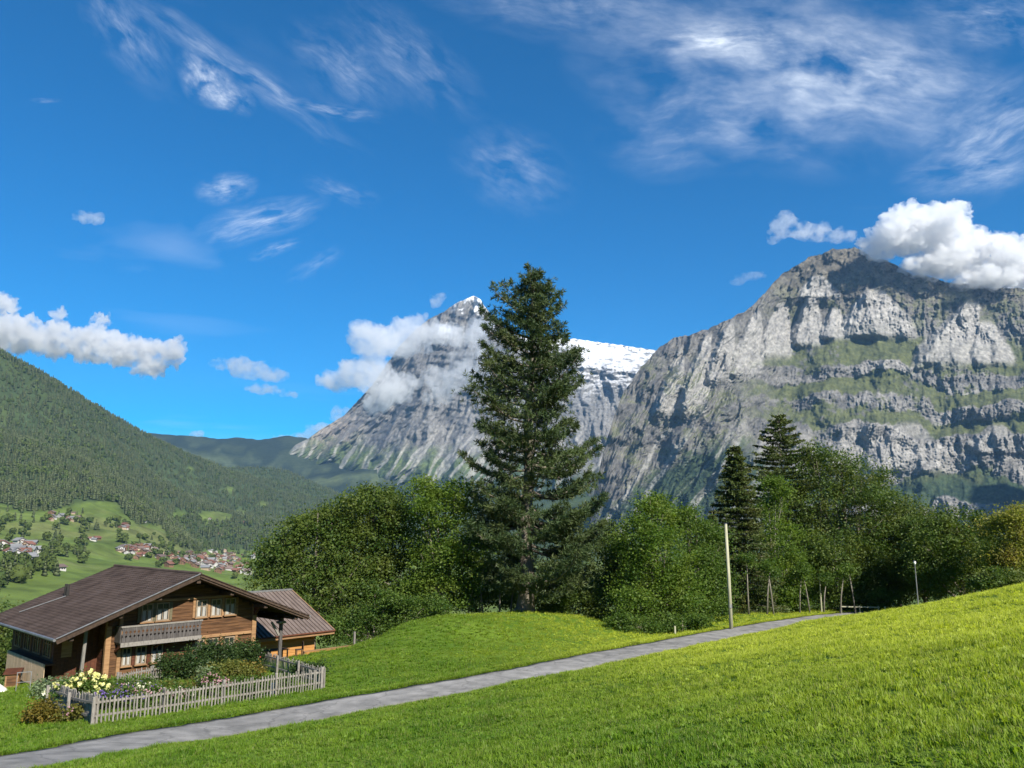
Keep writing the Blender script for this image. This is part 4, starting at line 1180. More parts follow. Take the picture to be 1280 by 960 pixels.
T('shady thicket closing the foot of the right wood', (1040, 765), [(1000, 742, 24, 18), (1035, 745, 26, 16), (1070, 744, 26, 16), (1100, 744, 26, 18), (965, 746, 18, 14)], 85, 'dark', 14000, leaf=0.22, seed=27, trunk_r=0.08, name='hazel_bush', clump=0.6)

# ------------------------------------------------------------------ chalet
M_TIMBER = mat_noise('sun_browned_timber', [(0.040, 0.020, 0.010), (0.105, 0.050, 0.021), (0.19, 0.095, 0.042)], scale=2.2, stretch=(0.5, 3, 6), rough=0.75, bump=0.5, bscale=14, pos=(0.25, 0.75))
M_TIMBER_RED = mat_noise('dark_red_timber', [(0.06, 0.02, 0.01), (0.115, 0.04, 0.019)], scale=2.0, stretch=(1, 1, 6), rough=0.75, bump=0.4, bscale=14)
M_TIMBER_LIGHT = mat_noise('light_brown_beam', [(0.20, 0.108, 0.05), (0.32, 0.185, 0.09)], scale=2.0, stretch=(0.5, 3, 5), rough=0.75, bump=0.4, bscale=14)
M_TIMBER_ORANGE = mat_noise('fresh_orange_larch', [(0.32, 0.145, 0.04), (0.44, 0.22, 0.07)], scale=1.8, stretch=(0.5, 3, 6), rough=0.7, bump=0.3, bscale=14)
M_TIMBER_DARK = mat_noise('dark_soffit_timber', [(0.035, 0.022, 0.015), (0.075, 0.048, 0.032)], scale=2.5, stretch=(3, 0.6, 3), rough=0.85, bump=0.4, bscale=12)
M_TIMBER_GREY = mat_noise('weathered_grey_timber', [(0.12, 0.108, 0.095), (0.25, 0.23, 0.205), (0.17, 0.148, 0.125)], scale=3.5, stretch=(4, 4, 0.8), rough=0.9, bump=0.6, bscale=16)
M_BALCONY = mat_noise('silvered_balcony_board', [(0.05, 0.044, 0.041), (0.11, 0.10, 0.094)], scale=3.5, stretch=(4, 4, 0.8), rough=0.9, bump=0.5, bscale=16)
M_TILE = mat_noise('brown_roof_tile', [(0.046, 0.033, 0.028), (0.085, 0.062, 0.053), (0.112, 0.085, 0.075)], scale=1.1, detail=8, rough=0.95, bump=0.5, bscale=9, pos=(0.25, 0.8), spec=0.08)
M_METAL_ROOF = mat_noise('weathered_metal_roof', [(0.15, 0.115, 0.10), (0.24, 0.19, 0.165)], scale=1.2, rough=0.6, bump=0.1, metallic=0.25, spec=0.4)
M_ZINC = mat_noise('grey_zinc', [(0.16, 0.16, 0.165), (0.27, 0.27, 0.275)], scale=4, rough=0.45, metallic=0.5, spec=0.5)
M_BLACK = mat_noise('black_pipe', [(0.02, 0.02, 0.02), (0.04, 0.035, 0.03)], scale=6, rough=0.6)
M_WHITE = mat_noise('white_paint', [(0.70, 0.68, 0.63), (0.82, 0.80, 0.76)], scale=6, rough=0.6)
M_CREAM = mat_noise('cream_window_frame', [(0.20, 0.15, 0.10), (0.29, 0.225, 0.155)], scale=6, rough=0.6)
M_CURTAIN = mat_noise('white_curtain', [(0.26, 0.25, 0.23), (0.46, 0.445, 0.41)], scale=3, stretch=(14, 14, 0.5), rough=0.9, bump=0.5, bscale=8)
M_SHUTTER = mat_noise('faded_green_shutter', [(0.085, 0.080, 0.045), (0.15, 0.125, 0.075)], scale=4, stretch=(1, 1, 4), rough=0.8)
M_PALE_BOARD = mat_noise('sunlit_tone_board', [(0.36, 0.25, 0.15), (0.52, 0.39, 0.26)], scale=3, stretch=(3, 3, 0.8), rough=0.85, bump=0.4, bscale=14)  # coloured paler to carry the sunlight on the veranda parapet
M_PLASTER = mat_noise('pale_stone_plinth', [(0.26, 0.25, 0.23), (0.40, 0.385, 0.35)], scale=3, rough=0.95, bump=0.6, bscale=9)
def mat_glass():
    m, nt, N, L, out = nodes('dark_window_glass')
    b = N.new('ShaderNodeBsdfPrincipled'); b.inputs['Base Color'].default_value = (0.02, 0.024, 0.026, 1); b.inputs['Roughness'].default_value = 0.06
    b.inputs['Specular IOR Level'].default_value = 0.5
    L.new(b.outputs[0], out.inputs[0]); return m
M_GLASS = mat_glass()

A_ = P(250, 718, 46)
CHALET = empty('chalet', (A_.x, A_.y, A_.z - 6.2), R(46))
prop(CHALET, 'old brown timber chalet with wide tiled gable roof and carved grey balcony', 'house')
RS = 0.40
def roofz(a): return 6.2 - RS * abs(a)
def window(parent, a0, a1, z0, z1, y, axis='y', curtain=True, shutters=0, sill=True, bars=1, frame_mat=None):
    """a casement whose face looks to -y (axis 'y') or to -x (axis 'x')"""
    def B(mb, u0, u1, d0, d1, w0, w1):
        if axis == 'y': mb.box(u0, u1, y + d0, y + d1, w0, w1)
        else: mb.box(y + d0, y + d1, u0, u1, w0, w1)
    fm = frame_mat or M_CREAM
    f = MB(); t = 0.065
    B(f, a0, a0 + t, -0.07, 0.03, z0, z1); B(f, a1 - t, a1, -0.07, 0.03, z0, z1)
    B(f, a0 + t, a1 - t, -0.068, 0.03, z0, z0 + t); B(f, a0 + t, a1 - t, -0.068, 0.03, z1 - t, z1)
    w = f.link('window', fm, parent)
    g = MB(); B(g, a0 + t, a1 - t, -0.02, 0.0, z0 + t, z1 - t); g.link('pane', M_GLASS, w)
    for i in range(bars):
        c = a0 + (a1 - a0) * (i + 1) / (bars + 1)
        q = MB(); B(q, c - 0.02, c + 0.02, -0.058, -0.022, z0 + t + 0.002, z1 - t - 0.002); q.link('mullion', fm, w)
    zc = z0 + (z1 - z0) * 0.62
    q = MB(); B(q, a0 + t + .002, a1 - t - .002, -0.05, -0.024, zc - 0.015, zc + 0.015); q.link('glazing_bar', fm, w)
    if curtain:
        for s0, s1 in ((0.14, 0.40), (0.60, 0.86)):
            q = MB(); n = 7
            for i in range(n):
                u0 = a0 + (a1 - a0) * (s0 + (s1 - s0) * i / n); u1 = a0 + (a1 - a0) * (s0 + (s1 - s0) * (i + 1) / n)
                d = -0.040 if i % 2 else -0.032
                B(q, u0, u1, d, d + 0.009, z0 + t + 0.004, z0 + t + (z1 - z0) * (0.60 - 0.03 * (i % 3)))
            q.link('curtain', M_CURTAIN, w)
    if sill:
        q = MB(); B(q, a0 - 0.06, a1 + 0.06, -0.15, 0.02, z0 - 0.055, z0 - 0.002); q.link('sill', M_TIMBER_LIGHT, w)
    return w

def build_chalet():
    C = CHALET
    # solid core behind the boards
    m = MB()
    x0, x1 = -4.06, 4.26; yA, yB = 1.68, 11.9
    prof = [(x0, -0.6), (x1, -0.6), (x1, roofz(x1) - 0.24), (0, 5.96), (x0, roofz(x0) - 0.24)]
    vs = [(x, y, z) for y in (yA, yB) for x, z in prof]
    m.add(vs, [(0, 1, 2, 3, 4), (9, 8, 7, 6, 5)] + [(i, 5 + i, 5 + (i + 1) % 5, (i + 1) % 5) for i in range(5)])
    m.link('wall', M_TIMBER_DARK, C)
    MB().box(-4.16, 4.36, 1.56, 11.95, -0.9, 0.42).link('plinth', M_PLASTER, C)
    rng = np.random.default_rng(3)
    z = 0.44; h = 0.195
    while z < 5.75:
        hw = (5.93 - z - h) / RS
        a0, a1 = max(-4.1, -hw), min(4.3, hw)
        if a1 - a0 > 0.4:
            j = rng.uniform(0, 0.02)
            MB().box(a0, a1, 1.585 - j, 1.676, z + 0.004, z + h - 0.006).link('plank', M_TIMBER, C, bevel=0.012)
        z += h
    z = 0.44
    while z < 4.2:
        MB().box(-4.145 - rng.uniform(0, .02), -4.062, 1.70, 4.6, z + 0.004, z + h - 0.006).link('plank', M_TIMBER_RED, C, bevel=0.012)
        MB().box(4.262, 4.345 + rng.uniform(0, .02), 1.70, 11.8, z + 0.004, z + h - 0.006).link('plank', M_TIMBER, C, bevel=0.012)
        z += h
    for a in (-4.12, 4.32):
        MB().box(a - 0.14, a + 0.14, 1.46, 1.70, 0.30, roofz(a) - 0.26).link('corner_post', M_TIMBER_LIGHT, C, bevel=0.02)
    MB().box(-3.62, -3.42, 1.46, 1.583, 0.30, roofz(-3.6) - 0.26).link('corner_post', M_TIMBER_LIGHT, C, bevel=0.02)
    # corbelled log ends under the eaves
    for a, s in ((4.32, 1), (-4.12, -1)):
        for i in range(5):
            e = MB().box(a - 0.10, a + 0.10, 1.05 - 0.13 * i + 0.3, 1.47, roofz(a) - 0.95 + i * 0.14, roofz(a) - 0.82 + i * 0.14); e.link('log_end', M_TIMBER_RED, C, bevel=0.015)
    Zr = lambda zr: zr + 6.2
    MB().box(0.62, 4.16, 1.44, 1.582, Zr(-3.74), Zr(-3.58)).link('string_beam', M_TIMBER_LIGHT, C, bevel=0.015)
    MB().box(-2.6, 2.75, 1.40, 1.582, Zr(-1.50), Zr(-1.36)).link('string_beam', M_TIMBER_LIGHT, C, bevel=0.015)
    for a0, a1 in ((-2.49, -1.86), (-1.68, -0.94), (0.61, 1.28), (1.52, 2.14), (2.38, 3.04)):
        window(C, a0, a1, Zr(-2.55), Zr(-1.56), 1.56)
    for a in (-2.6, -1.77, -0.84, 0.50, 1.40, 2.26, 3.15):
        MB().box(a - 0.075, a + 0.075, 1.50, 1.583, Zr(-2.57), Zr(-1.54)).link('shutter', M_SHUTTER if a < 0 else M_TIMBER_LIGHT, C, bevel=0.008)
    for a0, a1 in ((-3.35, -2.86), (-2.62, -2.05), (-1.78, -1.15), (0.67, 1.22), (1.45, 2.08), (2.45, 3.1)):
        window(C, a0, a1, Zr(-4.78), Zr(-3.80), 1.56)
    for a in (-2.74, -1.92, -1.03, 0.55, 1.33, 2.26, 3.22):
        MB().box(a - 0.08, a + 0.08, 1.49, 1.583, Zr(-4.80), Zr(-3.78)).link('shutter', M_TIMBER_RED if a < 0 else M_TIMBER_LIGHT, C, bevel=0.008)
    # balcony
    yb0, yb1 = 0.72, 1.58
    bal = MB().box(-3.75, 0.62, yb0, yb1, Zr(-3.56), Zr(-3.47)).link('balcony', M_BALCONY, C)
    MB().box(-3.78, 0.65, yb0 - 0.06, yb0 - 0.004, Zr(-3.66), Zr(-3.44)).link('fascia_board', M_TIMBER_GREY, bal)
    MB().box(-3.80, 0.67, yb0 - 0.07, yb0 + 0.05, Zr(-2.66), Zr(-2.58)).link('handrail', M_TIMBER_GREY, bal)
    n = 20; w = 4.36 / n
    hz0, hz1 = Zr(-3.438), Zr(-2.662); hh = hz1 - hz0
    q = w / 2 - 0.006
    pr = [(-q, 0), (q, 0), (q, .30), (q * .45, .40), (q, .50), (q, .56), (q * .35, .68), (q, .80), (q, 1), (-q, 1), (-q, .80), (-q * .35, .68), (-q, .56), (-q, .50), (-q * .45, .40), (-q, .30)]
    k = len(pr)
    brd = MB()
    brd.add([(x, y, z * hh) for y in (0, 0.03) for x, z in pr], [tuple(range(k)), tuple(range(2 * k - 1, k - 1, -1))] + [(i, i + k, (i + 1) % k + k, (i + 1) % k) for i in range(k)])
    bme = brd.mesh('carved_board', M_BALCONY)
    for i in range(n):
        obj('carved_board', bme, bal, (-3.745 + w * (i + 0.5), yb0 - 0.04, hz0))
    for a in (-3.7, -1.6, 0.55):
        MB().beam((a, 1.56, Zr(-3.95)), (a, yb0 + 0.06, Zr(-3.60)), 0.11, 0.12).link('bracket', M_TIMBER_RED, bal)
    MB().box(-3.79, -3.73, yb0 + .052, yb1, Zr(-3.46), Zr(-2.6)).link('side_board', M_BALCONY, bal)
    # roof
    L_ = 12.9; th = 0.2; ae = 7.12
    rf = MB()
    sl = [(-ae, roofz(ae)), (0, 6.2), (ae, roofz(ae)), (ae, roofz(ae) - th), (0, 6.2 - th * 1.05), (-ae, roofz(ae) - th)]
    vs = [(x, y, z) for y in (0.0, L_) for x, z in sl]
    rf.add(vs, [(0, 5, 4, 1), (1, 4, 3, 2), (6, 7, 10, 11), (7, 8, 9, 10)] + [(i, (i + 1) % 6, 6 + (i + 1) % 6, 6 + i) for i in range(6)])
    roof = rf.link('roof', M_TIMBER_DARK, C)
    nrm = 1 / math.hypot(1, RS)
    def rp(s, d, y, hgt):   # s side, d distance down the slope, hgt above the slope
        return (s * (d * nrm + hgt * RS * nrm), y, 6.2 - d * RS * nrm + hgt * nrm)
    V, Fq = [], []
    slope_len = ae / nrm
    crs = 0.24; nt = int(slope_len / crs); tw = 0.31
    for s in (-1, 1):
        for c in range(nt + 1):
            d0 = c * crs; d1 = min(d0 + crs + 0.03, slope_len + 0.06)
            off = (c % 2) * tw / 2
            y = -0.03 - off
            while y < L_ + 0.02:
                ya, yb_ = max(y, -0.03) + 0.006, min(y + tw, L_ + 0.03) - 0.006
                if yb_ - ya > 0.03:
                    e = rng.uniform(-0.006, 0.008)
                    h0, h1_ = 0.02 + e * 0.4, 0.042 + e + rng.uniform(-.004, .004)
                    b = len(V)
                    V += [rp(s, d0, ya, h0), rp(s, d0, yb_, h0), rp(s, d1, yb_, h1_), rp(s, d1, ya, h1_ + rng.uniform(-.004, .004)), rp(s, d1, yb_, 0.012), rp(s, d1, ya, 0.012), rp(s, d0, ya, 0.0), rp(s, d0, yb_, 0.0)]
                    Fq += [(b, b + 1, b + 2, b + 3), (b + 3, b + 2, b + 4, b + 5), (b, b + 3, b + 5, b + 6), (b + 1, b + 7, b + 4, b + 2)]
                y += tw
    prop(obj('roof_tile', mesh_np('roof_tile', np.array(V), np.array(Fq), M_TILE), roof), kind='stuff')
    MB().tube([(0, -0.04, 6.235), (0, L_ + 0.04, 6.235)], [0.10, 0.10], 8).link('ridge_cap', M_TILE, roof)
    for s in (-1, 1):
        b0, b1 = Vector((0, -0.05, 6.2 - 0.14)), Vector((s * (ae + 0.02), -0.05, roofz(ae) - 0.14))
        MB().beam(b0, b1, 0.05, 0.20).link('bargeboard', M_TIMBER_DARK, roof)
        e0, e1 = Vector((0, -0.085, 6.2 + 0.045)), Vector((s * (ae + 0.06), -0.085, roofz(ae) + 0.04))
        MB().beam(e0, e1, 0.07, 0.045).link('verge_flashing', M_ZINC if s < 0 else M_TIMBER_DARK, roof)
        if s > 0:
            MB().beam(e0 + Vector((0, -.04, -.13)), e1 + Vector((0, -.04, -.13)), 0.06, 0.10).link('verge_board', M_TIMBER_DARK, roof)
        MB().tube([(s * (ae + 0.11), -0.05, roofz(ae) - 0.03), (s * (ae + 0.11), L_, roofz(ae) - 0.05)], [0.075, 0.075], 8).link('gutter', M_ZINC, roof)
    for a in (-6.4, -4.1, -2.1, 0, 2.1, 4.3, 6.4):
        zt = roofz(a) - th - 0.02
        MB().box(a - 0.11, a + 0.11, 0.12 if a else 0.05, 11.9 if abs(a) > 4.2 else 1.68, zt - 0.24 - (0.05 if a == 0 else 0.0), zt - 0.04).link('purlin', M_TIMBER_DARK, C, bevel=0.015)
    for s in (-1, 1):
        for y in np.arange(0.35, 12.6, 0.85):
            MB().beam((s * 4.5, y, roofz(4.5) - th - 0.03), (s * 7.0, y, roofz(7.0) - th - 0.03), 0.09, 0.10).link('rafter', M_TIMBER_DARK, roof)
    # vent pipes and the pale strip below them
    q = pipe_spot
    for dy in (0.0, 0.35):
        MB().tube([(q[0], q[1] + dy, roofz(q[0]) - 0.1), (q[0], q[1] + dy, roofz(q[0]) + 0.75)], [0.085, 0.085], 8).link('vent_pipe', M_BLACK, roof)
    q0, q1 = strip_ends
    MB().beam((q0[0], q0[1], roofz(q0[0]) + 0.10), (q1[0], q1[1], roofz(q1[0]) + 0.10), 0.14, 0.05).link('snow_guard', M_ZINC, roof)
    # enclosed veranda on the left flank
    v = MB(); xa, xb, y0, y1 = -6.35, -4.08, 2.85, 10.4
    v.add([(xa, y0, 0.9), (xb, y0, 0.0), (xb, y1, 0.0), (xa, y1, 0.9), (xa, y0, roofz(xa) - .25), (xb, y0, roofz(xb) - .25), (xb, y1, roofz(xb) - .25), (xa, y1, roofz(xa) - .25)],
          [(0, 3, 2, 1), (4, 5, 6, 7), (0, 1, 5, 4), (1, 2, 6, 5), (2, 3, 7, 6), (3, 0, 4, 7)])
    ver = v.link('veranda', M_TIMBER_RED, C)
    x_ = xa + 0.1
    while x_ < xb - 0.1:
        MB().box(x_ - 0.10, x_ + 0.085, y0 - 0.03 - rng.uniform(0, .012), y0 - 0.002, 0.75, roofz(x_) - 0.36).link('plank', M_TIMBER_RED, ver, bevel=0.008)
        x_ += 0.19
    MB().box(-5.98, -5.48, y0 - 0.07, y0 - 0.044, 2.05, 2.92).link('hatch', M_TIMBER_LIGHT, ver)
    for i in range(4):
        yy = 3.15 + i * 1.78
        window(ver, yy, yy + 1.25, 2.0, 3.12, xa - 0.0, axis='x', curtain=False, sill=False, bars=2, frame_mat=M_TIMBER_LIGHT)
    y_ = 2.35
    while y_ < 9.0:
        MB().box(xa - 0.52, xa - 0.48, y_, y_ + 0.185, 0.62, 1.86).link('plank', M_PALE_BOARD, ver, bevel=0.006)
        y_ += 0.2
    MB().box(xa - 0.477, xa - 0.002, 2.35, 9.2, 1.76, 1.84).link('shelf_board', M_TIMBER_RED, ver)
    MB().box(xa - 0.477, xa - 0.002, 2.35, 9.2, 0.66, 0.76).link('shelf_board', M_TIMBER_RED, ver)
    for yy in (4.6, 7.2, 9.9):
        MB().box(xa - 0.2, xa + 0.05, yy, yy + 0.2, -1.4, 0.95).link('stilt', M_TIMBER_DARK, ver)
    # loose posts under the wide eaves
    MB().beam((-5.55, 1.05, -0.7), (-5.42, 1.05, roofz(5.5) - 0.46), 0.15, 0.15, Vector((0, 1, 0))).link('eave_post', M_TIMBER_GREY, C, bevel=0.02)
    pst = MB().box(6.11, 6.31, 1.48, 1.68, -1.2, 2.86).link('eave_post', M_BALCONY, C, bevel=0.03)
    MB().box(5.98, 6.44, 1.35, 1.81, 2.86, 3.0).link('capital', M_TIMBER_GREY, pst, bevel=0.02)
    MB().beam((6.1, 1.58, 2.15), (5.55, 1.58, 2.98), 0.12, 0.12, Vector((0, 1, 0))).link('brace', M_TIMBER_GREY, pst)
    MB().box(6.10, 6.32, 1.45, 11.5, 3.02, 3.20).link('eave_plate', M_TIMBER_DARK, C)
    pst2 = MB().box(6.08, 6.32, 6.8, 7.04, -1.2, 3.0).link('eave_post', M_TIMBER_DARK, C, bevel=0.03)

def roof_hit(px, py):
    """point of the left roof slope on the line of sight, in chalet coordinates"""
    Mi = (Matrix.Translation(CHALET.location) @ Matrix.Rotation(R(46), 4, 'Z')).inverted()
    o = Mi @ Vector((0, 0, 0)); d = (Mi.to_3x3() @ ray(px, py))
    # z = 6.2 + RS * x
    t = (6.2 + RS * o.x - o.z) / (d.z - RS * d.x)
    return o + d * t
pipe_spot = roof_hit(84, 746)
strip_ends = (roof_hit(82, 747), roof_hit(24, 767))
build_chalet()

# ------------------------------------------------------------------ annex behind the chalet
def build_annex():
    C = empty('annex', CHALET.location.copy(), R(46))
    prop(C, 'low orange timber annex with ribbed metal roof behind the chalet', 'house')
    x0, x1, y0, yr, y1 = 4.95, 12.45, 5.0, 11.0, 17.0
    ze, zr = 1.58, 4.02
    sl = (zr - ze) / (yr - y0); th = 0.12
    MB().add([(x0 + .5, y0 + 1.0, -1.2), (x1 - 1.0, y0 + 1.0, -1.2), (x1 - 1.0, y1 - 1, -1.2), (x0 + .5, y1 - 1, -1.2), (x0 + .5, y0 + 1, ze + sl * 1.0 - .14), (x1 - 1, y0 + 1, ze + sl - .14), (x1 - 1, y1 - 1, ze + sl - .14), (x0 + .5, y1 - 1, ze + sl - .14), (x0 + .5, yr, zr - .14), (x1 - 1, yr, zr - .14)],
             [(0, 1, 5, 4), (1, 2, 6, 9, 5), (2, 3, 7, 6), (3, 0, 4, 8, 7), (4, 5, 9, 8), (6, 7, 8, 9), (3, 2, 1, 0)]).link('wall', M_TIMBER_ORANGE, C)
    z = -1.0
    rng = np.random.default_rng(9)
    while z < 1.75:
        j = rng.uniform(0, 0.015)
        MB().box(x0 + .48, x1 - .98, y0 + 0.93 - j, y0 + 0.998, z + .004, z + .20).link('plank', M_TIMBER_ORANGE, C, bevel=0.01)
        MB().box(x1 - .998, x1 - .93 + j, y0 + 1.02, y1 - 1.02, z + .004, z + .20).link('plank', M_TIMBER_ORANGE, C, bevel=0.01)
        z += 0.205
    r = MB()
    pf = [(y0, ze), (yr, zr), (y1, ze), (y1, ze - th), (yr, zr - th), (y0, ze - th)]
    r.add([(x, y, z) for x in (x0, x1) for y, z in pf], [(0, 1, 4, 5), (1, 2, 3, 4), (6, 11, 10, 7), (7, 10, 9, 8)] + [(i, 6 + i, 6 + (i + 1) % 6, (i + 1) % 6) for i in range(6)])
    rf = r.link('roof', M_METAL_ROOF, C)
    n = 24
    rib = MB().beam((0, y0 - 0.01, ze + 0.03), (0, yr, zr + 0.03), 0.07, 0.075).mesh('roof_rib', M_METAL_ROOF)
    for i in range(n):
        obj('roof_rib', rib, rf, (x0 + 0.06 + (x1 - x0 - 0.12) * i / (n - 1), 0, 0))
    MB().box(x0 - .02, x1 + .02, yr - 0.12, yr + 0.12, zr - .02, zr + 0.11).link('ridge_cap', M_ZINC, rf)
    MB().box(x0, x1, y0 - 0.05, y0 - 0.012, ze - 0.25, ze - 0.02).link('fascia_board', M_TIMBER_LIGHT, rf)
    MB().tube([(x0, y0 - 0.11, ze - 0.02), (x1, y0 - 0.11, ze - 0.03)], [0.06, 0.06], 8).link('gutter', M_TIMBER_RED, rf)
    MB().beam((x1 + .02, y0, ze - .05), (x1 + .02, yr, zr - .05), 0.05, 0.2).link('bargeboard', M_TIMBER_LIGHT, rf)
    # terrace rail
    dk = MB().box(9.2, 13.4, 3.6, 5.9, -0.42, -0.30).link('deck', M_TIMBER_LIGHT, C)
    for i in range(4):
        MB().box(9.3, 13.3, 3.62, 3.66, -0.28 + i * 0.21, -0.10 + i * 0.21).link('rail_board', M_TIMBER_ORANGE, dk, bevel=0.008)
    MB().box(9.2, 13.4, 3.58, 3.72, 0.56, 0.63).link('handrail', M_TIMBER_LIGHT, dk)
    for x in (9.3, 10.6, 12.0, 13.3):
        MB().box(x - .06, x + .06, 3.665, 3.78, -1.6, 0.57 if x < 13 else 1.5).link('post', M_TIMBER_LIGHT if x < 13 else M_TIMBER_GREY, dk)
build_annex()

# ------------------------------------------------------------------ garden: picket fences
def pick_mesh(h, w, t, seed):
    r = random.Random(seed)
    q = w / 2; tp = h + r.uniform(-0.05, 0.05); k = r.uniform(-0.012, 0.012)
    mb = MB()
    pr = [(-q, 0), (q, 0), (q + k, tp - 0.05), (k, tp), (-q + k, tp - 0.05)]
    n = 5
    mb.add([(x, y, z) for y in (-t / 2, t / 2) for x, z in pr], [tuple(range(n)), tuple(range(2 * n - 1, n - 1, -1))] + [(i, i + n, (i + 1) % n + n, (i + 1) % n) for i in range(n)])
    return mb.mesh('picket', M_TIMBER_GREY)
PICKETS = [pick_mesh(0.96, 0.052, 0.026, i) for i in range(5)]
BOARDS = [pick_mesh(1.06, 0.115, 0.028, i + 20) for i in range(4)]
def fence(label, a, b, spacing, boards=False, h=1.0, sink=0.0):
    a, b = Vector(a), Vector(b)
    d = (b - a); Ln = d.length; d.normalize()
    ang = math.atan2(d.y, d.x)
    g = lambda t: h1(a.x + d.x * t, a.y + d.y * t)
    root = empty('picket_fence', (a.x, a.y, g(0) - sink), ang); prop(root, label, 'fence', 'fences round the flower garden')
    z0 = g(0)
    n = int(Ln / spacing); r = random.Random(int(Ln * 100))
    for i in range(n + 1):
        t = i * spacing
        o = obj('picket', r.choice(BOARDS if boards else PICKETS), root, (t + r.uniform(-.012, .012), -0.02, g(t) - z0 + r.uniform(-0.03, 0.02)), (r.uniform(-.02, .02), r.uniform(-.035, .035), 0))
        s = h * r.uniform(0.95, 1.04); o.scale = (r.uniform(.85, 1.15), 1, s)
    for zz in (0.30, 0.78):
        pts = [Vector((t, 0.045, g(t) - z0 + zz * h)) for t in np.linspace(0, Ln, 7)]
        mb = MB()
        for p, q in zip(pts[:-1], pts[1:]): mb.beam(p, q, 0.05, 0.075)
        mb.link('rail', M_TIMBER_GREY, root)
    k = max(2, int(Ln / 2.3) + 1)
    for i in range(k):
        t = Ln * i / (k - 1)
        MB().box(t - .055, t + .055, 0.085, 0.195, g(t) - z0 - 0.3, g(t) - z0 + 1.0 * h).link('post', M_TIMBER_GREY, root, bevel=0.012)
    return root
FA, FB, FC_, FD = P(120, 905, 31.5), P(405, 860, 40.5), P(325, 837, 47), P(62, 886, 36.5)
fence('long front picket fence of grey pickets beside the lane', FA, FB, 0.158)
fence('short side fence of close grey boards running back from the near corner post', FA, FD, 0.125, boards=True)
fence('grey picket fence at the far end of the garden beside the porch', FB, FC_, 0.165)
FE, FG = P(150, 849, 40.6), P(232, 838, 45.0)
fence('low pale picket fence under the chalet windows', FE, FG, 0.17, h=0.82)

# ------------------------------------------------------------------ garden: plants
def shrub(label, px, py, depth, lobes, n, mat, leaf=0.12, name='shrub', cat='shrub', group='plants of the flower garden', blossoms=None, seed=0, stems=5, width=0.6, clump=0.3):
    """lobes: (dx, dz, r, rz) in metres from the foot; blossoms: (material, count, size, name)"""
    rng = np.random.default_rng(seed + 500)
    b = P(px, py, depth); z = h1(b.x, b.y)
    root = empty(name, (b.x, b.y, z)); prop(root, label, cat, group)
    lb = [((dx, rng.uniform(-.15, .15) * r, dz), (r, r * 0.9, rz)) for dx, dz, r, rz in lobes]
    me, CC = crown_mesh(lb, rng, n, leaf, mat, clump=clump, layer=0.8, width=width, name='foliage', clumps_per=1.4)
    obj('foliage', me, root)
    mb = MB()
    for (c, r) in lb:
        for _ in range(stems):
            t = Vector(c) + Vector((rng.uniform(-.6, .6) * r[0], rng.uniform(-.6, .6) * r[1], rng.uniform(0, .5) * r[2]))
            mb.tube([(c[0] * 0.5 + rng.uniform(-.1, .1), c[1] * .5, -0.1), t.lerp(Vector((c[0] * .5, 0, 0)), 0.5) + Vector((0, 0, .05)), t], [0.014, 0.010, 0.004], 4)
    mb.link('stem', M_BARK, root)
    if blossoms:
        for bm_, cnt, sz, nm in blossoms:
            V, Fq = [], []
            for _ in range(cnt):
                c, r = lb[rng.integers(len(lb))]
                d = unit(rng.normal(size=3)); d[2] = abs(d[2]) * 0.9; d[1] = -abs(d[1]) if rng.random() < 0.7 else d[1]
                p = np.array(c) + d * np.array(r) * rng.uniform(0.85, 1.12)
                s = sz * rng.uniform(0.65, 1.25)
                m = 26 if sz > 0.06 else 10
                dirs = unit(rng.normal(size=(m, 3)) + np.array([0, -0.3, 0.4]))
                v, f = leaf_quads(p + dirs * s * 0.62, unit(np.cross(dirs, rng.normal(size=(m, 3)))), np.full(m, s * 0.95), np.full(m, 0.9), rng)
                Fq.append(f + sum(len(x) for x in V)); V.append(v)
            V = np.concatenate(V); Fq = np.concatenate(Fq)
            prop(obj(nm, mesh_np(nm, V, Fq, bm_, {'tint': np.repeat(rng.random(len(V) // 4), 4)}), root), kind='stuff')
    return root
M_YEL = mat_leaf('pale_yellow_petal', (0.62, 0.58, 0.22), (0.80, 0.78, 0.46), None, 0.3)
M_WHT = mat_leaf('white_petal', (0.68, 0.66, 0.56), (0.82, 0.80, 0.74), None, 0.3)
M_PUR = mat_leaf('purple_petal', (0.16, 0.10, 0.38), (0.30, 0.22, 0.58), None, 0.3)
M_PNK = mat_leaf('pink_petal', (0.45, 0.22, 0.30), (0.68, 0.48, 0.52), None, 0.3)
M_GRN = LEAF['hazel']
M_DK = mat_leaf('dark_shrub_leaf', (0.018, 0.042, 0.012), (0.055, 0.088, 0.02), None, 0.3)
M_YG = mat_leaf('yellow_green_leaf', (0.085, 0.105, 0.02), (0.19, 0.19, 0.04), (0.15, 0.11, 0.03), 0.4)
M_RST = mat_leaf('rusty_yellow_leaf', (0.09, 0.085, 0.015), (0.24, 0.17, 0.03), (0.12, 0.12, 0.02), 0.4)
M_PALE = mat_leaf('pale_grey_green_leaf', (0.10, 0.14, 0.07), (0.20, 0.25, 0.13), None, 0.3)
HY = 'bush heavy with pale yellow blossom behind the near fence corner'
shrub(HY, 100, 868, 36.0, [(-.6, .8, .6, .5), (.3, 1.05, .7, .6), (.9, .7, .6, .5), (0.1, .5, .8, .4)], 3600, M_GRN, blossoms=[(M_YEL, 60, 0.12, 'blossom')], seed=1)
shrub('small bush of white blossom at the left garden end', 78, 872, 37.4, [(-.3, .45, .45, .35), (.3, .4, .4, .35)], 1500, M_PALE, blossoms=[(M_WHT, 22, 0.10, 'blossom')], seed=2)
shrub('loose stand of yellow flowers right of the yellow blossom bush', 124, 872, 36.5, [(0, .55, .5, .5), (.5, .4, .4, .4)], 1700, M_YG, blossoms=[(M_YEL, 14, 0.10, 'blossom')], seed=3)
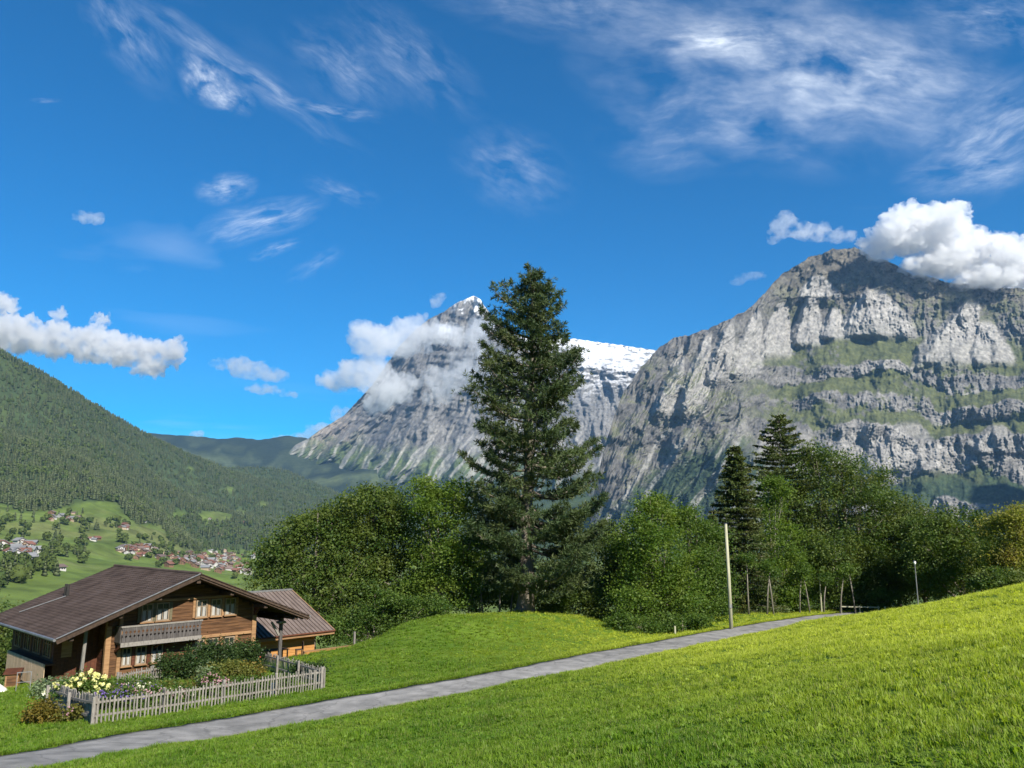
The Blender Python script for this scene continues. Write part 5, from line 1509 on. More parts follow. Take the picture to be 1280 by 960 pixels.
shrub('drift of purple asters behind the front fence', 148, 876, 35.4, [(-.6, .45, .5, .35), (.1, .5, .55, .38), (.8, .42, .5, .34)], 2100, M_GRN, blossoms=[(M_PUR, 150, 0.045, 'blossom')], seed=4, name='aster_clump', cat='flower')
shrub('mixed lilac and white flowers in the middle bed', 172, 862, 38.2, [(-.7, .45, .5, .3), (.1, .5, .55, .35), (.8, .42, .5, .32)], 2000, M_GRN, blossoms=[(M_PUR, 60, 0.05, 'lilac_blossom'), (M_WHT, 26, 0.08, 'white_blossom'), (M_PNK, 50, 0.05, 'pink_blossom')], seed=5, name='flower_clump', cat='flower')
shrub('row of pink flowers leaning over the front fence', 195, 876, 35.8, [(-.9, .5, .45, .35), (0, .55, .5, .36), (.9, .5, .5, .36)], 2000, M_GRN, blossoms=[(M_PNK, 110, 0.05, 'blossom')], seed=6, name='flower_clump', cat='flower')
shrub('tall pink phlox by the middle of the front fence', 265, 862, 38.6, [(0, .7, .45, .5), (.5, .55, .4, .4)], 1500, M_GRN, blossoms=[(M_PNK, 90, 0.055, 'blossom')], seed=7, name='phlox_clump', cat='flower')
shrub('white flower clump among the green bed', 220, 866, 37.4, [(0, .4, .4, .3), (.6, .35, .4, .28)], 1100, M_GRN, blossoms=[(M_WHT, 16, 0.07, 'blossom')], seed=8, name='flower_clump', cat='flower')
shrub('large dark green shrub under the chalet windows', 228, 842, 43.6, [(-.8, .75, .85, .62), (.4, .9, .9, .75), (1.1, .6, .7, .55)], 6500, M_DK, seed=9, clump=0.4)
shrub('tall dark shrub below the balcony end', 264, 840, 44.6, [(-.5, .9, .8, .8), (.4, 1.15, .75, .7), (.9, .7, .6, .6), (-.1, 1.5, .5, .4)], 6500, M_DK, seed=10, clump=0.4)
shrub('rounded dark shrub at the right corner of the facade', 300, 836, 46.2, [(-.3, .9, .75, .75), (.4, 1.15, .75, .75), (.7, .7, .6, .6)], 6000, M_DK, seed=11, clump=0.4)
shrub('yellow green shrub in the right half of the garden', 282, 850, 41.8, [(-.8, .5, .7, .42), (0, .65, .8, .55), (.9, .5, .7, .42)], 4600, M_YG, seed=12)
shrub('reddish bushy plant beside the yellow green shrub', 308, 848, 42.8, [(-.4, .45, .6, .4), (.4, .45, .6, .38)], 2600, M_RST, seed=13)
shrub('bed of green leafy vegetables in the middle of the garden', 208, 862, 39.0, [(-.9, .3, .7, .28), (.2, .32, .8, .3), (1.2, .3, .7, .28)], 3600, M_YG, seed=14, name='vegetable_bed', cat='plant')
shrub('green bed against the low pale fence', 176, 852, 40.2, [(-1.2, .28, .7, .26), (0, .3, .8, .28), (1.1, .3, .8, .28)], 3200, M_GRN, seed=15, name='leafy_bed', cat='plant')
shrub('leafy bed near the right end of the front fence', 330, 862, 40.6, [(-1.0, .3, .8, .28), (.2, .3, .8, .3), (1.0, .3, .6, .26)], 3000, M_GRN, seed=16, name='leafy_bed', cat='plant')
shrub('pale grey green plant with upright leaves before the tall dark shrub', 256, 852, 41.0, [(0, .5, .35, .45)], 900, M_PALE, leaf=0.2, seed=17, width=0.3)
shrub('dark brushwood bush at the right end of the garden', 388, 848, 43.2, [(-.5, .4, .6, .38), (.3, .42, .65, .4)], 2600, M_DK, seed=18)
shrub('rusty yellow bush on the grass outside the near fence corner', 50, 908, 33.0, [(-.3, .35, .36, .32), (.12, .5, .42, .42), (.42, .3, .3, .27)], 2800, M_RST, seed=19, group='plants outside the fence')
shrub('straggly green plant against the side fence boards', 88, 905, 32.9, [(0, .3, .3, .3), (.3, .38, .26, .32)], 900, M_YG, seed=20, group='plants outside the fence', blossoms=[(M_PNK, 8, 0.06, 'blossom')])
shrub('small weed clump at the foot of the front fence', 312, 881, 37.6, [(0, .25, .25, .25)], 500, M_GRN, seed=21, group='plants outside the fence')
shrub('pale green low bush at the chalet corner', 72, 866, 39.5, [(-.5, .4, .6, .36), (.3, .42, .6, .38)], 2600, M_PALE, seed=22, group='plants outside the fence')

# ------------------------------------------------------------------ things beside the chalet
def put(px, py, depth, dz=0.0):
    b = P(px, py, depth); return (b.x, b.y, h1(b.x, b.y) + dz)
r = empty('wooden_hutch', put(15, 857, 44.5), R(20)); r.scale = (.75, .75, .8); prop(r, 'small brown wooden hutch with a pitched lid left of the chalet', 'hutch')
MB().box(-.42, .42, -.35, .35, 0.0, 0.95).link('body', M_TIMBER_LIGHT, r, bevel=0.02)
MB().add([(-.55, -.5, .93), (.55, -.5, .93), (.55, .5, 1.15), (-.55, .5, 1.15), (-.55, -.5, .99), (.55, -.5, .99), (.55, .5, 1.21), (-.55, .5, 1.21)], [(0, 3, 2, 1), (4, 5, 6, 7), (0, 1, 5, 4), (1, 2, 6, 5), (2, 3, 7, 6), (3, 0, 4, 7)]).link('lid', M_TIMBER_RED, r)
MB().box(-.3, .3, -.375, -.352, .2, .8).link('door', M_TIMBER, r)
r = empty('white_tarp', put(-26, 866, 42), 0); prop(r, 'white tarpaulin draped over a heap left of the wooden hutch', 'tarpaulin')
nx = 26; gx, gy = np.meshgrid(np.linspace(-1, 1, nx), np.linspace(-1, 1, nx))
zt = 0.95 * np.clip(1 - 0.75 * np.abs(gx) ** 1.6 - 0.5 * np.abs(gy) ** 2, 0, 1) + 0.08 * fbm(gx * 3, gy * 3, 3, 7)
obj('sheet', mesh_np('sheet', np.stack([gx * 1.3, gy * 1.1, zt - 0.05], -1).reshape(-1, 3), grid_faces(nx, nx), M_WHITE, smooth=True), r)
mbx = MB()
for i in range(4): mbx.tube([(-.9, -.45 + .3 * i, .18), (.9, -.45 + .3 * i, .2)], [.16, .15], 8)
mbx.link('log_heap', M_BARK, r)
r = empty('trellis', put(29, 858, 41.5), R(30)); prop(r, 'small pale garden trellis standing under the veranda', 'trellis')
mw = MB(); mw.beam((-.3, 0, 0), (-.3, 0, .85), .035, .035); mw.beam((.3, 0, 0), (.3, 0, .85), .035, .035); mw.beam((-.325, 0, .875), (.325, 0, .875), .035, .035); mw.link('hoop', M_ZINC, r)
MB().beam((-.3, .028, .4), (.3, .028, .4), .03, .03).link('crossbar', M_ZINC, r)
cx = CHALET.matrix_world
Mx = Matrix.Translation(CHALET.location) @ Matrix.Rotation(R(46), 4, 'Z')
def by_chalet(x, y): 
    w = Mx @ Vector((x, y, 0)); return (w.x, w.y, h1(w.x, w.y))
r = empty('garden_table', by_chalet(7.3, 4.0), R(46)); prop(r, 'dark garden table under the right eave of the chalet', 'table')
MB().box(-.8, .8, -.4, .4, .70, .75).link('tabletop', M_TIMBER_DARK, r)
for sx in (-.7, .7):
    for sy in (-.32, .32): MB().box(sx - .035, sx + .035, sy - .035, sy + .035, 0, .698).link('leg', M_TIMBER_DARK, r)
M_RED = mat_noise('red_fabric', [(0.35, 0.04, 0.03), (0.5, 0.08, 0.05)], scale=5, rough=0.8)
for i, (x, y, rz, c, lab) in enumerate(((5.9, 3.4, 70, M_RED, 'garden chair with a red seat left of the dark table'), (8.9, 3.7, 250, M_TIMBER_DARK, 'dark garden chair right of the dark table'))):
    r = empty('garden_chair', by_chalet(x, y), R(46 + rz)); prop(r, lab, 'chair', 'garden chairs by the porch table')
    MB().box(-.24, .24, -.24, .24, .42, .47).link('seat', c, r); MB().box(-.24, .24, .20, .24, .475, .95).link('backrest', c, r)
    for sx in (-.2, .2):
        for sy in (-.2, .2): MB().box(sx - .025, sx + .025, sy - .025, sy + .025, 0, .418).link('leg', M_TIMBER_DARK, r)

# ------------------------------------------------------------------ poles
M_POLE = mat_noise('greenish_pole_wood', [(0.26, 0.25, 0.17), (0.40, 0.385, 0.27)], scale=2.5, stretch=(4, 4, 0.4), rough=0.9, bump=0.5, bscale=12)
b = P(914, 784, 60.2); zt = P(910, 655, 60.2).z; zb = h1(b.x, b.y)
r = empty('utility_pole', (b.x, b.y, zb)); prop(r, 'bare pale wooden utility pole at the lane edge', 'pole')
MB().tube([(0, 0, -.3), (-.01, 0, (zt - zb) / 2), (-.05, 0, zt - zb)], [.145, .125, .10], 12).link('shaft', M_POLE, r, smooth=True)
MB().tube([(-.05, 0, zt - zb + .002), (-.05, 0, zt - zb + .07)], [.112, .04], 12).link('cap', M_ZINC, r)
MB().box(-.09, .09, -.185, -.163, 1.6, 1.85).link('plate', M_ZINC, r)
b = P(1148, 757, 62); zt = P(1144, 706, 62).z; zb = h1(b.x, b.y) - 0.2
r = empty('street_lamp', (b.x, b.y, zb)); prop(r, 'thin grey street lamp with a small pale globe before the right wood', 'street lamp')
MB().tube([(0, 0, -.5), (0, 0, zt - zb)], [.05, .035], 8).link('post', M_ZINC, r)
g = MB()
g.tube([(0, 0, zt - zb + .002), (0, 0, zt - zb + .08), (0, 0, zt - zb + .17), (0, 0, zt - zb + .24), (0, 0, zt - zb + .28)], [.04, .08, .10, .08, .02], 10)
g.link('globe', M_WHITE, r, smooth=True)
MB().tube([(0, 0, zt - zb + .282), (0, 0, zt - zb + .32)], [.11, .02], 10).link('cap', M_ZINC, r)
b = P(1027, 763, 79); zb = h1(b.x, b.y); zt = P(1027, 718, 79).z
r = empty('wooden_post', (b.x, b.y, zb)); prop(r, 'slim grey wooden post at the edge of the right wood', 'post')
MB().tube([(0, 0, -.3), (0, 0, zt - zb)], [.08, .06], 8).link('shaft', M_POLE, r)
MB().box(-.10, .10, -.10, .10, zt - zb + .001, zt - zb + .05).link('cap', M_ZINC, r)
for i, (px, py, d, hh, lab) in enumerate(((340, 874, 38.6, .5, 'short white marker post before the right part of the fence'), (645, 818, 50, .4, None), (844, 794, 58.6, .55, 'short pale stake in the grass left of the utility pole'), (1107, 768, 74, .9, 'weathered stump post at the lane end'), (1092, 766, 75, .6, None))):
    if not lab: continue
    r = empty('marker_post', put(px, py, d), 0); prop(r, lab, 'post', 'small posts along the lane')
    MB().box(-.06, .06, -.05, .05, -.2, hh).link('shaft', M_WHITE if i == 0 else M_POLE, r, bevel=.012)
    MB().box(-.065, .065, -.055, .055, hh + .001, hh + .03).link('cap', M_WHITE if i == 0 else M_POLE, r)
b = P(1075, 762, 78)
r = empty('bar_gate', (b.x, b.y, h1(b.x, b.y)), R(-8)); prop(r, 'low wooden rail barrier at the bend of the lane', 'barrier')
MB().beam((-1.8, 0, .75), (1.8, 0, .72), .06, .10).link('rail', M_POLE, r)
for x in (-1.7, 0, 1.7): MB().box(x - .05, x + .05, .035, .13, -.3, .85).link('post', M_POLE, r)

# ------------------------------------------------------------------ stuff that nobody could count: grass, far forest
def scatter(name, pos, rotz, scale, protos, pick=None, tilt=None):
    """one object that places the given meshes on points by geometry nodes"""
    n = len(pos)
    rot = np.zeros((n, 3)); rot[:, 2] = rotz
    if tilt is not None: rot[:, :2] = tilt
    me = bpy.data.meshes.new(name)
    me.vertices.add(n); me.vertices.foreach_set('co', np.asarray(pos, np.float32).ravel())
    for k, a, t in (('rot', rot, 'FLOAT_VECTOR'), ('scl', scale, 'FLOAT_VECTOR')):
        at = me.attributes.new(k, t, 'POINT'); at.data.foreach_set('vector', np.asarray(a, np.float32).ravel())
    at = me.attributes.new('pick', 'INT', 'POINT'); at.data.foreach_set('value', (pick if pick is not None else RNG.integers(0, len(protos), n)).astype(np.int32))
    o = obj(name, me)
    coll = bpy.data.collections.new(name + '_kinds')
    for i, p in enumerate(protos):
        q = bpy.data.objects.new('%s_kind' % name, p); coll.objects.link(q)
    ng = bpy.data.node_groups.new(name, 'GeometryNodeTree')
    ng.interface.new_socket('Geometry', in_out='INPUT', socket_type='NodeSocketGeometry')
    ng.interface.new_socket('Geometry', in_out='OUTPUT', socket_type='NodeSocketGeometry')
    N, L = ng.nodes, ng.links
    gi, go = N.new('NodeGroupInput'), N.new('NodeGroupOutput')
    mp = N.new('GeometryNodeMeshToPoints')
    ip = N.new('GeometryNodeInstanceOnPoints')
    ci = N.new('GeometryNodeCollectionInfo'); ci.inputs['Collection'].default_value = coll
    ci.inputs['Separate Children'].default_value = True; ci.inputs['Reset Children'].default_value = True
    def attr(nm, ty):
        a = N.new('GeometryNodeInputNamedAttribute'); a.data_type = ty; a.inputs['Name'].default_value = nm
        return next(s for s in a.outputs if s.enabled and s.name == 'Attribute')
    L.new(gi.outputs[0], mp.inputs['Mesh']); L.new(mp.outputs[0], ip.inputs['Points'])
    L.new(ci.outputs[0], ip.inputs['Instance']); ip.inputs['Pick Instance'].default_value = True
    L.new(attr('pick', 'INT'), ip.inputs['Instance Index'])
    e2r = N.new('FunctionNodeEulerToRotation'); L.new(attr('rot', 'FLOAT_VECTOR'), e2r.inputs[0])
    L.new(e2r.outputs[0], ip.inputs['Rotation']); L.new(attr('scl', 'FLOAT_VECTOR'), ip.inputs['Scale'])
    L.new(ip.outputs[0], go.inputs[0])
    md = o.modifiers.new('scatter', 'NODES'); md.node_group = ng
    prop(o, kind='stuff')
    return o

def mat_grass():
    m, nt, N, L, out = nodes('grass_blade')
    ge = N.new('ShaderNodeNewGeometry'); oi = N.new('ShaderNodeObjectInfo')
    at = N.new('ShaderNodeAttribute'); at.attribute_name = 'tint'
    def noise(sc, det=3):
        n = N.new('ShaderNodeTexNoise'); n.inputs['Scale'].default_value = sc; n.inputs['Detail'].default_value = det
        L.new(oi.outputs['Location'], n.inputs['Vector']); return n.outputs['Fac']
    def rng_(f, a, b, c=0, d=1):
        n = N.new('ShaderNodeMapRange'); n.inputs['From Min'].default_value = a; n.inputs['From Max'].default_value = b
        n.inputs['To Min'].default_value = c; n.inputs['To Max'].default_value = d; L.new(f, n.inputs['Value']); return n.outputs[0]
    def mix(f, a, b):
        n = N.new('ShaderNodeMixRGB'); L.new(f, n.inputs[0])
        for i, c in ((1, a), (2, b)):
            if isinstance(c, tuple): n.inputs[i].default_value = rgba(c)
            else: L.new(c, n.inputs[i])
        return n.outputs[0]
    c = mix(oi.outputs['Random'], (0.076, 0.165, 0.011), (0.165, 0.27, 0.021))
    c = mix(rng_(noise(0.28), 0.4, 0.68), c, (0.19, 0.28, 0.026))
    # upper right of the meadow: mown yellow green, its stronger sunlight painted into the colour
    sp = N.new('ShaderNodeSeparateXYZ'); L.new(oi.outputs['Location'], sp.inputs[0])
    ml = N.new('ShaderNodeMath'); ml.operation = 'MULTIPLY_ADD'; ml.inputs[1].default_value = 0.18; L.new(sp.outputs[1], ml.inputs[0]); L.new(sp.outputs[0], ml.inputs[2])
    mn = N.new('ShaderNodeMath'); mn.operation = 'MULTIPLY_ADD'; mn.inputs[1].default_value = 9.0; L.new(noise(0.22, 5), mn.inputs[0]); L.new(ml.outputs[0], mn.inputs[2])
    c = mix(rng_(mn.outputs[0], 9.0, 21.0, 0, 0.9), c, (0.44, 0.49, 0.054))
    c = mix(rng_(noise(0.9, 4), 0.56, 0.74, 0, 0.6), c, (0.06, 0.12, 0.012))
    c = mix(rng_(at.outputs['Fac'], 0.86, 0.9, 0, 0.65), c, (0.27, 0.25, 0.10))
    p = N.new('ShaderNodeBsdfPrincipled'); p.inputs['Roughness'].default_value = 0.5; p.inputs['Specular IOR Level'].default_value = 0.25
    L.new(c, p.inputs['Base Color'])
    t = N.new('ShaderNodeBsdfTranslucent')
    br = N.new('ShaderNodeMixRGB'); br.blend_type = 'MULTIPLY'; br.inputs[0].default_value = 1; br.inputs[2].default_value = (1.5, 1.5, 0.6, 1)
    L.new(c, br.inputs[1]); L.new(br.outputs[0], t.inputs[0])
    ms = N.new('ShaderNodeMixShader'); ms.inputs[0].default_value = 0.5
    L.new(p.outputs[0], ms.inputs[1]); L.new(t.outputs[0], ms.inputs[2]); L.new(ms.outputs[0], out.inputs[0])
    return m
M_GRASS = mat_grass()
def tuft(seed, n=16, h=0.13, r=0.11, w=0.007, broad=0):
    g = np.random.default_rng(seed); V, Fq, Tn = [], [], []
    for i in range(n):
        a = g.uniform(0, 2 * math.pi); d = g.uniform(0, r)
        b = np.array([math.cos(a) * d, math.sin(a) * d, -0.01])
        la = a + g.normal() * 0.9; ln = g.uniform(0.1, 0.75); hh = h * g.uniform(0.55, 1.25)
        out = np.array([math.cos(la), math.sin(la), 0])
        sd = np.array([-math.sin(la), math.cos(la), 0]) * w * g.uniform(.7, 1.3) * (2.2 if i < broad else 1)
        p1 = b + out * ln * hh * 0.35 + np.array([0, 0, hh * 0.6]); p2 = b + out * ln * hh * 1.1 + np.array([0, 0, hh * (1.0 - 0.25 * ln)])
        k = len(V)
        V += [b - sd, b + sd, p1 + sd * 0.8, p1 - sd * 0.8, p2]
        Fq += [(k, k + 1, k + 2, k + 3)]; Tn += [g.random()] * 5
    F3 = [(4 * 0 + k * 5 + 3, k * 5 + 2, k * 5 + 4) for k in range(n)]
    return mesh_np('grass_tuft', np.array(V), [np.array(Fq), np.array(F3)], M_GRASS, {'tint': np.array(Tn)})
def build_grass():
    g = np.random.default_rng(17)
    protos = [tuft(i, 22, 0.075 + 0.012 * i, 0.13, 0.0055) for i in range(5)] + [tuft(9, 16, 0.16, 0.11, 0.006), tuft(10, 13, 0.10, 0.12, 0.013, 8)]
    def sample(n, rmin, rmax, azw):
        u = g.random(n); r = np.sqrt(rmin ** 2 + u * (rmax ** 2 - rmin ** 2)); a = (g.random(n) * 2 - 1) * R(azw)
        return r * np.sin(a), r * np.cos(a)
    X, Y, SC_ = [], [], []
    for rmin, rmax, dens, sc in ((2.5, 13, 95, 0.9), (13, 22, 62, 1.0), (22, 36, 36, 1.15), (36, 60, 17, 1.4), (60, 95, 6, 1.8)):
        aw = 70 if rmax < 25 else 58 if rmax < 40 else 46
        n = int(dens * R(aw) * (rmax ** 2 - rmin ** 2))
        x, y = sample(n, rmin, rmax, aw); X.append(x); Y.append(y); SC_.append(np.full(n, sc))
    # ragged edges of the lane
    t = g.random(16000) * (len(ROAD) - 1); i = t.astype(int); fr = (t - i)[:, None]
    c = ROAD[i] * (1 - fr) + ROAD[i + 1] * fr; d = ROAD[i + 1] - ROAD[i]; nn = np.stack([-d[:, 1], d[:, 0]], -1); nn /= np.linalg.norm(nn, axis=1, keepdims=True)
    off = g.choice([-1, 1], 16000) * (ROAD_W + 0.02 + np.abs(g.normal(size=16000)) * 0.28 + 0.12 * np.sin(t * 1.7))
    e = c[:, :2] + nn * off[:, None]
    X.append(e[:, 0]); Y.append(e[:, 1]); SC_.append(np.full(16000, 1.25))
    X = np.concatenate(X); Y = np.concatenate(Y); S = np.concatenate(SC_)
    rd, _ = road_near(X, Y)
    q = np.array(Mx.inverted())
    lx = q[0, 0] * X + q[0, 1] * Y + q[0, 3]; ly = q[1, 0] * X + q[1, 1] * Y + q[1, 3]
    house = ((lx > -6.4) & (lx < 6) & (ly > 1.5) & (ly < 12.5)) | ((lx > 5) & (lx < 12) & (ly > 5.5) & (ly < 17))
    behind = (np.hypot(X, Y) > 74) & (X < 10)
    far_left = X < -36
    keep = (rd > ROAD_W + 0.03) & ~house & ~behind & ~far_left
    # hide nothing that is seen: drop only what the meadow crest or the knoll covers from every side of the lane
    X, Y, S = X[keep], Y[keep], S[keep]
    Z = H(X, Y)
    lush = 0.50 + 0.70 * sstep(-0.5, 0.6, fbm(X / 2.2, Y / 2.2, 3, 301)) + 0.25 * fbm(X / 0.8, Y / 0.8, 2, 305)
    hgt = S * lush * g.uniform(0.75, 1.25, len(X))
    scl = np.stack([S * g.uniform(.85, 1.2, len(X)), S * g.uniform(.85, 1.2, len(X)), np.clip(hgt, .3, 3)], -1)
    pick = g.choice(7, len(X), p=[.17, .17, .17, .17, .16, .07, .09])
    scatter('meadow_grass', np.stack([X, Y, Z], -1), g.random(len(X)) * 2 * math.pi, scl, protos, pick, g.normal(size=(len(X), 2)) * 0.12)
    print('grass tufts', len(X))
build_grass()

M_CONIF = mat_noise('far_conifer', [(0.075, 0.096, 0.048), (0.135, 0.155, 0.068)], scale=0.15, rough=0.95, spec=0.05)
M_BROAD = mat_noise('far_broadleaf', [(0.038, 0.060, 0.018), (0.078, 0.10, 0.026)], scale=0.3, rough=0.95, spec=0.05)
def far_conifer(seed):
    g = np.random.default_rng(seed); V, Fc = [], []
    for k in range(5):
        z0 = 0.08 + k * 0.18; z1 = min(1.0, z0 + 0.34); r = 0.20 * (1 - 0.19 * k); n = 7
        b = len(V)
        for i in range(n):
            a = 2 * math.pi * i / n + k; rr = r * g.uniform(.7, 1.2)
            V.append((rr * math.cos(a), rr * math.sin(a), z0 + g.uniform(-.04, .03)))
        V.append((g.normal() * .01, g.normal() * .01, z1)); V.append((0, 0, z0 + .06))
        for i in range(n): Fc += [(b + i, b + (i + 1) % n, b + n), (b + (i + 1) % n, b + i, b + n + 1)]
    return mesh_np('far_conifer', np.array(V), np.array(Fc), M_CONIF)
def far_broadleaf(seed, n=70, mat=None):
    g = np.random.default_rng(seed)
    c = unit(g.normal(size=(n, 3))) * (g.random((n, 1)) ** 0.3) * np.array([.42, .42, .40]) + np.array([0, 0, .52])
    d = unit(g.normal(size=(n, 3))); V, Fq = leaf_quads(c, d, g.uniform(.22, .4, n), np.full(n, .9), g)
    # a rounded core gives the crown its mass
    mb = MB(); mb.tube([(0, 0, .12), (0, 0, .3), (0, 0, .55), (0, 0, .78), (0, 0, .9)], [.10, .30, .36, .26, .05], 7)
    cv = np.array(mb.v) * (1 + g.normal(size=(len(mb.v), 1)) * 0.08)
    q = np.array([f for f in mb.f if len(f) == 4]) + len(V)
    return mesh_np('far_broadleaf', np.concatenate([V, cv]), np.concatenate([Fq, q]), mat or M_BROAD)
CONIFERS = [far_conifer(i) for i in range(4)]
BROADS = [far_broadleaf(i) for i in range(4)]
def build_forest():
    g = np.random.default_rng(23)
    X, Y = [], []
    for r0, r1, sp in ((1500, 2600, 9.5), (2600, 3800, 11.5), (3800, 5200, 15), (5200, 6900, 21)):
        az0, az1 = R(-36), R(-8)
        n = int((az1 - az0) * (r1 ** 2 - r0 ** 2) / 2 / sp ** 2)
        r = np.sqrt(r0 ** 2 + g.random(n) * (r1 ** 2 - r0 ** 2)); a = az0 + g.random(n) * (az1 - az0)
        X.append(r * np.sin(a)); Y.append(r * np.cos(a))
    X = np.concatenate(X); Y = np.concatenate(Y)
    Z = H(X, Y, fine=False); px, py = unproject(X, Y, Z)
    f = forest_mask(px, py, np.hypot(X, Y))
    keep = (g.random(len(X)) < f * (0.55 + 0.45 * sstep(-.25, .1, fbm(X / 120, Y / 120, 3, 311)))) & (px > -60) & (px < 480)
    X, Y, Z = X[keep], Y[keep], Z[keep]
    n = len(X); hgt = g.uniform(15, 29, n) * (1 + 0.2 * fbm(X / 200, Y / 200, 2, 313))
    broad = g.random(n) < 0.10 + 0.30 * sstep(0.0, 0.4, fbm(X / 260, Y / 260, 3, 315))
    pick = np.where(broad, 4 + g.integers(0, 4, n), g.integers(0, 4, n))
    # Collection children come sorted by name, so conifers are the first four
    hgt = np.where(broad, hgt * 0.72, hgt)
    scl = np.stack([hgt * g.uniform(.85, 1.2, n), hgt * g.uniform(.85, 1.2, n), hgt], -1)
    scatter('hillside_forest', np.stack([X, Y, Z - 0.5], -1), g.random(n) * 6.28, scl, CONIFERS + BROADS, pick)
    print('forest trees', n)
build_forest()

# ------------------------------------------------------------------ the village and the trees of the far meadows
VW = {'brown timber': mat_noise('village_timber', [(0.10, 0.055, 0.03), (0.22, 0.13, 0.075)], scale=.3), 'white': mat_noise('village_render', [(0.36, 0.35, 0.33), (0.46, 0.445, 0.42)], scale=.3),
      'pale wood': mat_noise('village_pale_wood', [(0.32, 0.24, 0.16), (0.44, 0.34, 0.24)], scale=.3)}
VR = {'red tiled': mat_noise('village_red_tile', [(0.14, 0.06, 0.042), (0.22, 0.10, 0.07)], scale=.3), 'dark brown': mat_noise('village_brown_tile', [(0.10, 0.07, 0.06), (0.18, 0.13, 0.11)], scale=.3),
      'grey': mat_noise('village_grey_tile', [(0.13, 0.13, 0.135), (0.22, 0.22, 0.22)], scale=.3)}
_vh = {}
def village_meshes(wall, roof):
    if (wall, roof) not in _vh:
        w = MB(); w.add([(-.5, -.5, -.4), (.5, -.5, -.4), (.5, .5, -.4), (-.5, .5, -.4), (-.5, -.5, .52), (.5, -.5, .52), (.5, .5, .52), (-.5, .5, .52), (0, -.5, .76), (0, .5, .76)],
              [(0, 1, 5, 8, 4), (1, 2, 6, 5), (2, 3, 7, 9, 6), (3, 0, 4, 7), (0, 3, 2, 1)])
        r = MB()
        pf = [(-.64, .46), (0, .82), (.64, .46), (.64, .41), (0, .765), (-.64, .41)]
        r.add([(x, y, z) for y in (-.62, .62) for x, z in pf], [(0, 5, 4, 1), (1, 4, 3, 2), (6, 7, 10, 11), (7, 8, 9, 10)] + [(i, (i + 1) % 6, 6 + (i + 1) % 6, 6 + i) for i in range(6)])
        wn = MB()
        for x in (-.3, 0, .3):
            for z in (.05, .33): wn.box(x - .07, x + .07, -.512, -.502, z, z + .13)
        for y in (-.28, .05, .3): wn.box(.502, .512, y - .07, y + .07, .12, .27)
        _vh[(wall, roof)] = (w.mesh('wall', VW[wall]), r.mesh('roof', VR[roof]), wn.mesh('window', M_GLASS))
    return _vh[(wall, roof)]
CLUSTERS = [  # where, px, py, half width, half height, count, size, group
    ('in packed valley village', 262, 700, 62, 9, 110, 15), ('at near end of village', 285, 712, 30, 7, 16, 16), ('bunched above chalet roof', 168, 690, 26, 10, 36, 14),
    ('among pale blocks', 26, 690, 26, 12, 34, 17), ('in hamlet at forest foot', 82, 650, 18, 6, 13, 14), ('in hamlet beside wood', 156, 658, 8, 7, 8, 14),
    ('on open slope under hamlets', 118, 676, 18, 5, 6, 15), ('along wood edge', 205, 652, 28, 4, 6, 13), ('in far forest clearings', 276, 660, 34, 10, 7, 13)]
def build_village():
    g = np.random.default_rng(31)
    for where, cx, cy, hw, hh, n, size in CLUSTERS:
        px = np.clip(g.normal(size=n) * 0.5, -1, 1) * hw + cx; py = np.clip(g.normal(size=n) * 0.5, -1, 1) * hh + cy
        pts, ok = hits(px, py)
        for i in range(n):
            if not ok[i]: continue
            wall = g.choice(['brown timber', 'white', 'pale wood'], p=[.42, .36, .22]); roof = g.choice(['red tiled', 'dark brown', 'grey'], p=[.34, .42, .24])
            if 'pale blocks' in where: wall = g.choice(['white', 'pale wood'], p=[.75, .25]); roof = g.choice(['grey', 'red tiled'], p=[.65, .35])
            w, r, wn = village_meshes(wall, roof)
            s = size * 0.68 * g.uniform(.75, 1.35)
            o = empty('village_house', pts[i], g.choice([R(-20), R(60), R(15), R(100)]) + g.normal() * .2)
            o.scale = (s * g.uniform(.8, 1.2), s * g.uniform(.8, 1.3), s * g.uniform(.75, 1.05))
            prop(o, '%s house, %s roof, %s' % (wall, roof, where), 'house', 'far houses ' + where)
            obj('wall', w, o); obj('roof', r, o); obj('window', wn, o)
    pts, ok = hits([72], [713])
    o = empty('village_house', pts[0], R(-25)); o.scale = (15, 12, 9)
    prop(o, 'pale house with wide tan roof alone on the slope above the chalet roof', 'house')
    w, r, wn = village_meshes('white', 'dark brown')
    for n_, m_ in (('wall', w), ('roof', r), ('window', wn)): obj(n_, m_, o)
build_village()
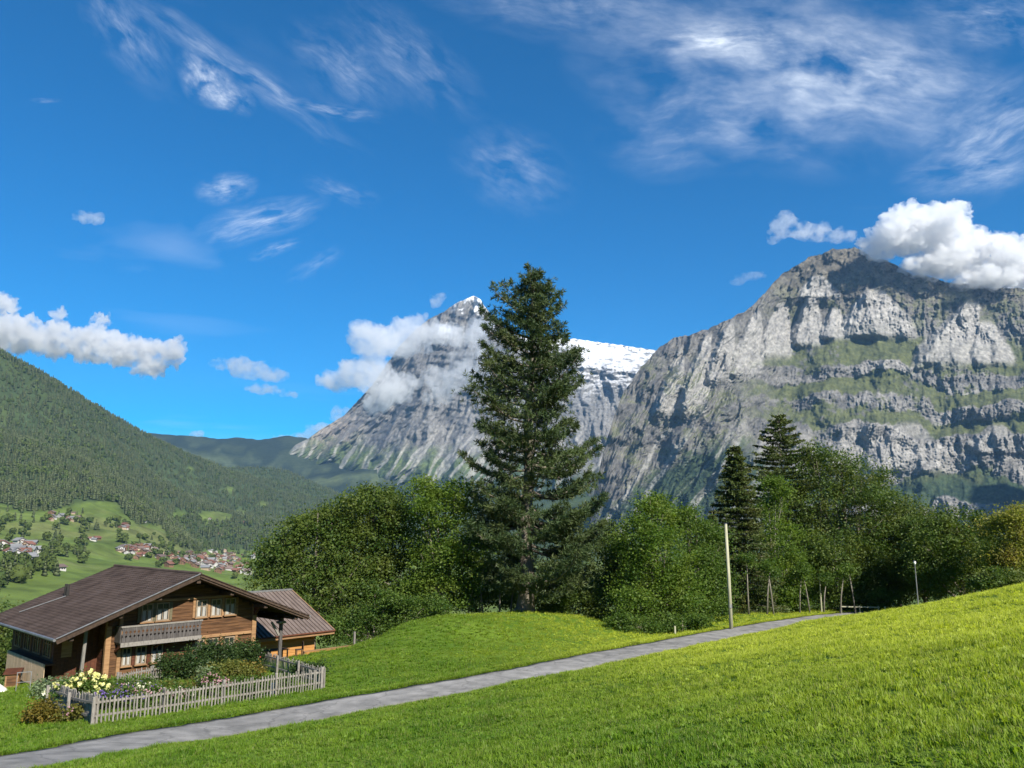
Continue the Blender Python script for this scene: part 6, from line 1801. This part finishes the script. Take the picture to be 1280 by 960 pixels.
TREES_FAR = [('tree left of the open far meadow', 18, 665, 24, 24, 34, 'd'), ('tree in line down the far meadow', 80, 690, 30, 18, 44, 'm'), ('tree by houses above the chalet roof', 185, 685, 36, 16, 40, 'm'),
             ('tree between forest foot and hamlets', 100, 655, 60, 12, 44, 'm'), ('tree in gully below pale blocks', 12, 722, 26, 18, 44, 'd'), ('tree at the near edge of the far meadow', 44, 715, 30, 14, 28, 'd'),
             ('tree around the packed village', 260, 700, 70, 12, 44, 'm'), ('tree by the near end of the packed village', 310, 716, 20, 8, 16, 'd')]
def build_meadow_trees():
    g = np.random.default_rng(37)
    for lab, cx, cy, hw, hh, n, kd in TREES_FAR:
        px = cx + g.uniform(-1, 1, n) * hw; py = cy + np.clip(g.normal(size=n) * .55, -1, 1) * hh
        pts, ok = hits(px, py)
        for i in range(n):
            if not ok[i]: continue
            con = g.random() < (0.45 if kd == 'd' else 0.25)
            me = CONIFERS[g.integers(4)] if con else BROADS[g.integers(4)]
            o = obj('conifer' if con else 'broadleaf_tree', me, None, tuple(pts[i] - np.array([0, 0, .4])), (0, 0, g.random() * 6))
            s = g.uniform(9, 17) * (1.25 if con else 1); o.scale = (s * g.uniform(.9, 1.3), s * g.uniform(.9, 1.3), s)
            prop(o, ('dark pointed ' if con else 'rounded green ') + lab, 'tree', ('conifers: ' if con else 'leafy trees: ') + lab)
build_meadow_trees()

# a label of its own for each of the far houses and trees: its place in the row it stands in
_by = {}
for o in COL.objects:
    if o.parent is None and o.get('label'): _by.setdefault(o['label'], []).append(o)
def nth(i): return '%d%s' % (i, 'th' if 10 <= i % 100 <= 20 else {1: 'st', 2: 'nd', 3: 'rd'}.get(i % 10, 'th'))
for lab, os_ in _by.items():
    if len(os_) < 2: continue
    os_.sort(key=lambda o: o.location.x / o.location.y)
    for i, o in enumerate(os_):
        w = 'leftmost' if i == 0 else 'rightmost' if i == len(os_) - 1 else nth(i + 1) + ' from left'
        o['label'] = w + ' ' + lab
print('triangles', sum(sum(len(p.vertices) - 2 for p in o.data.polygons) for o in COL.objects if o.type == 'MESH'))
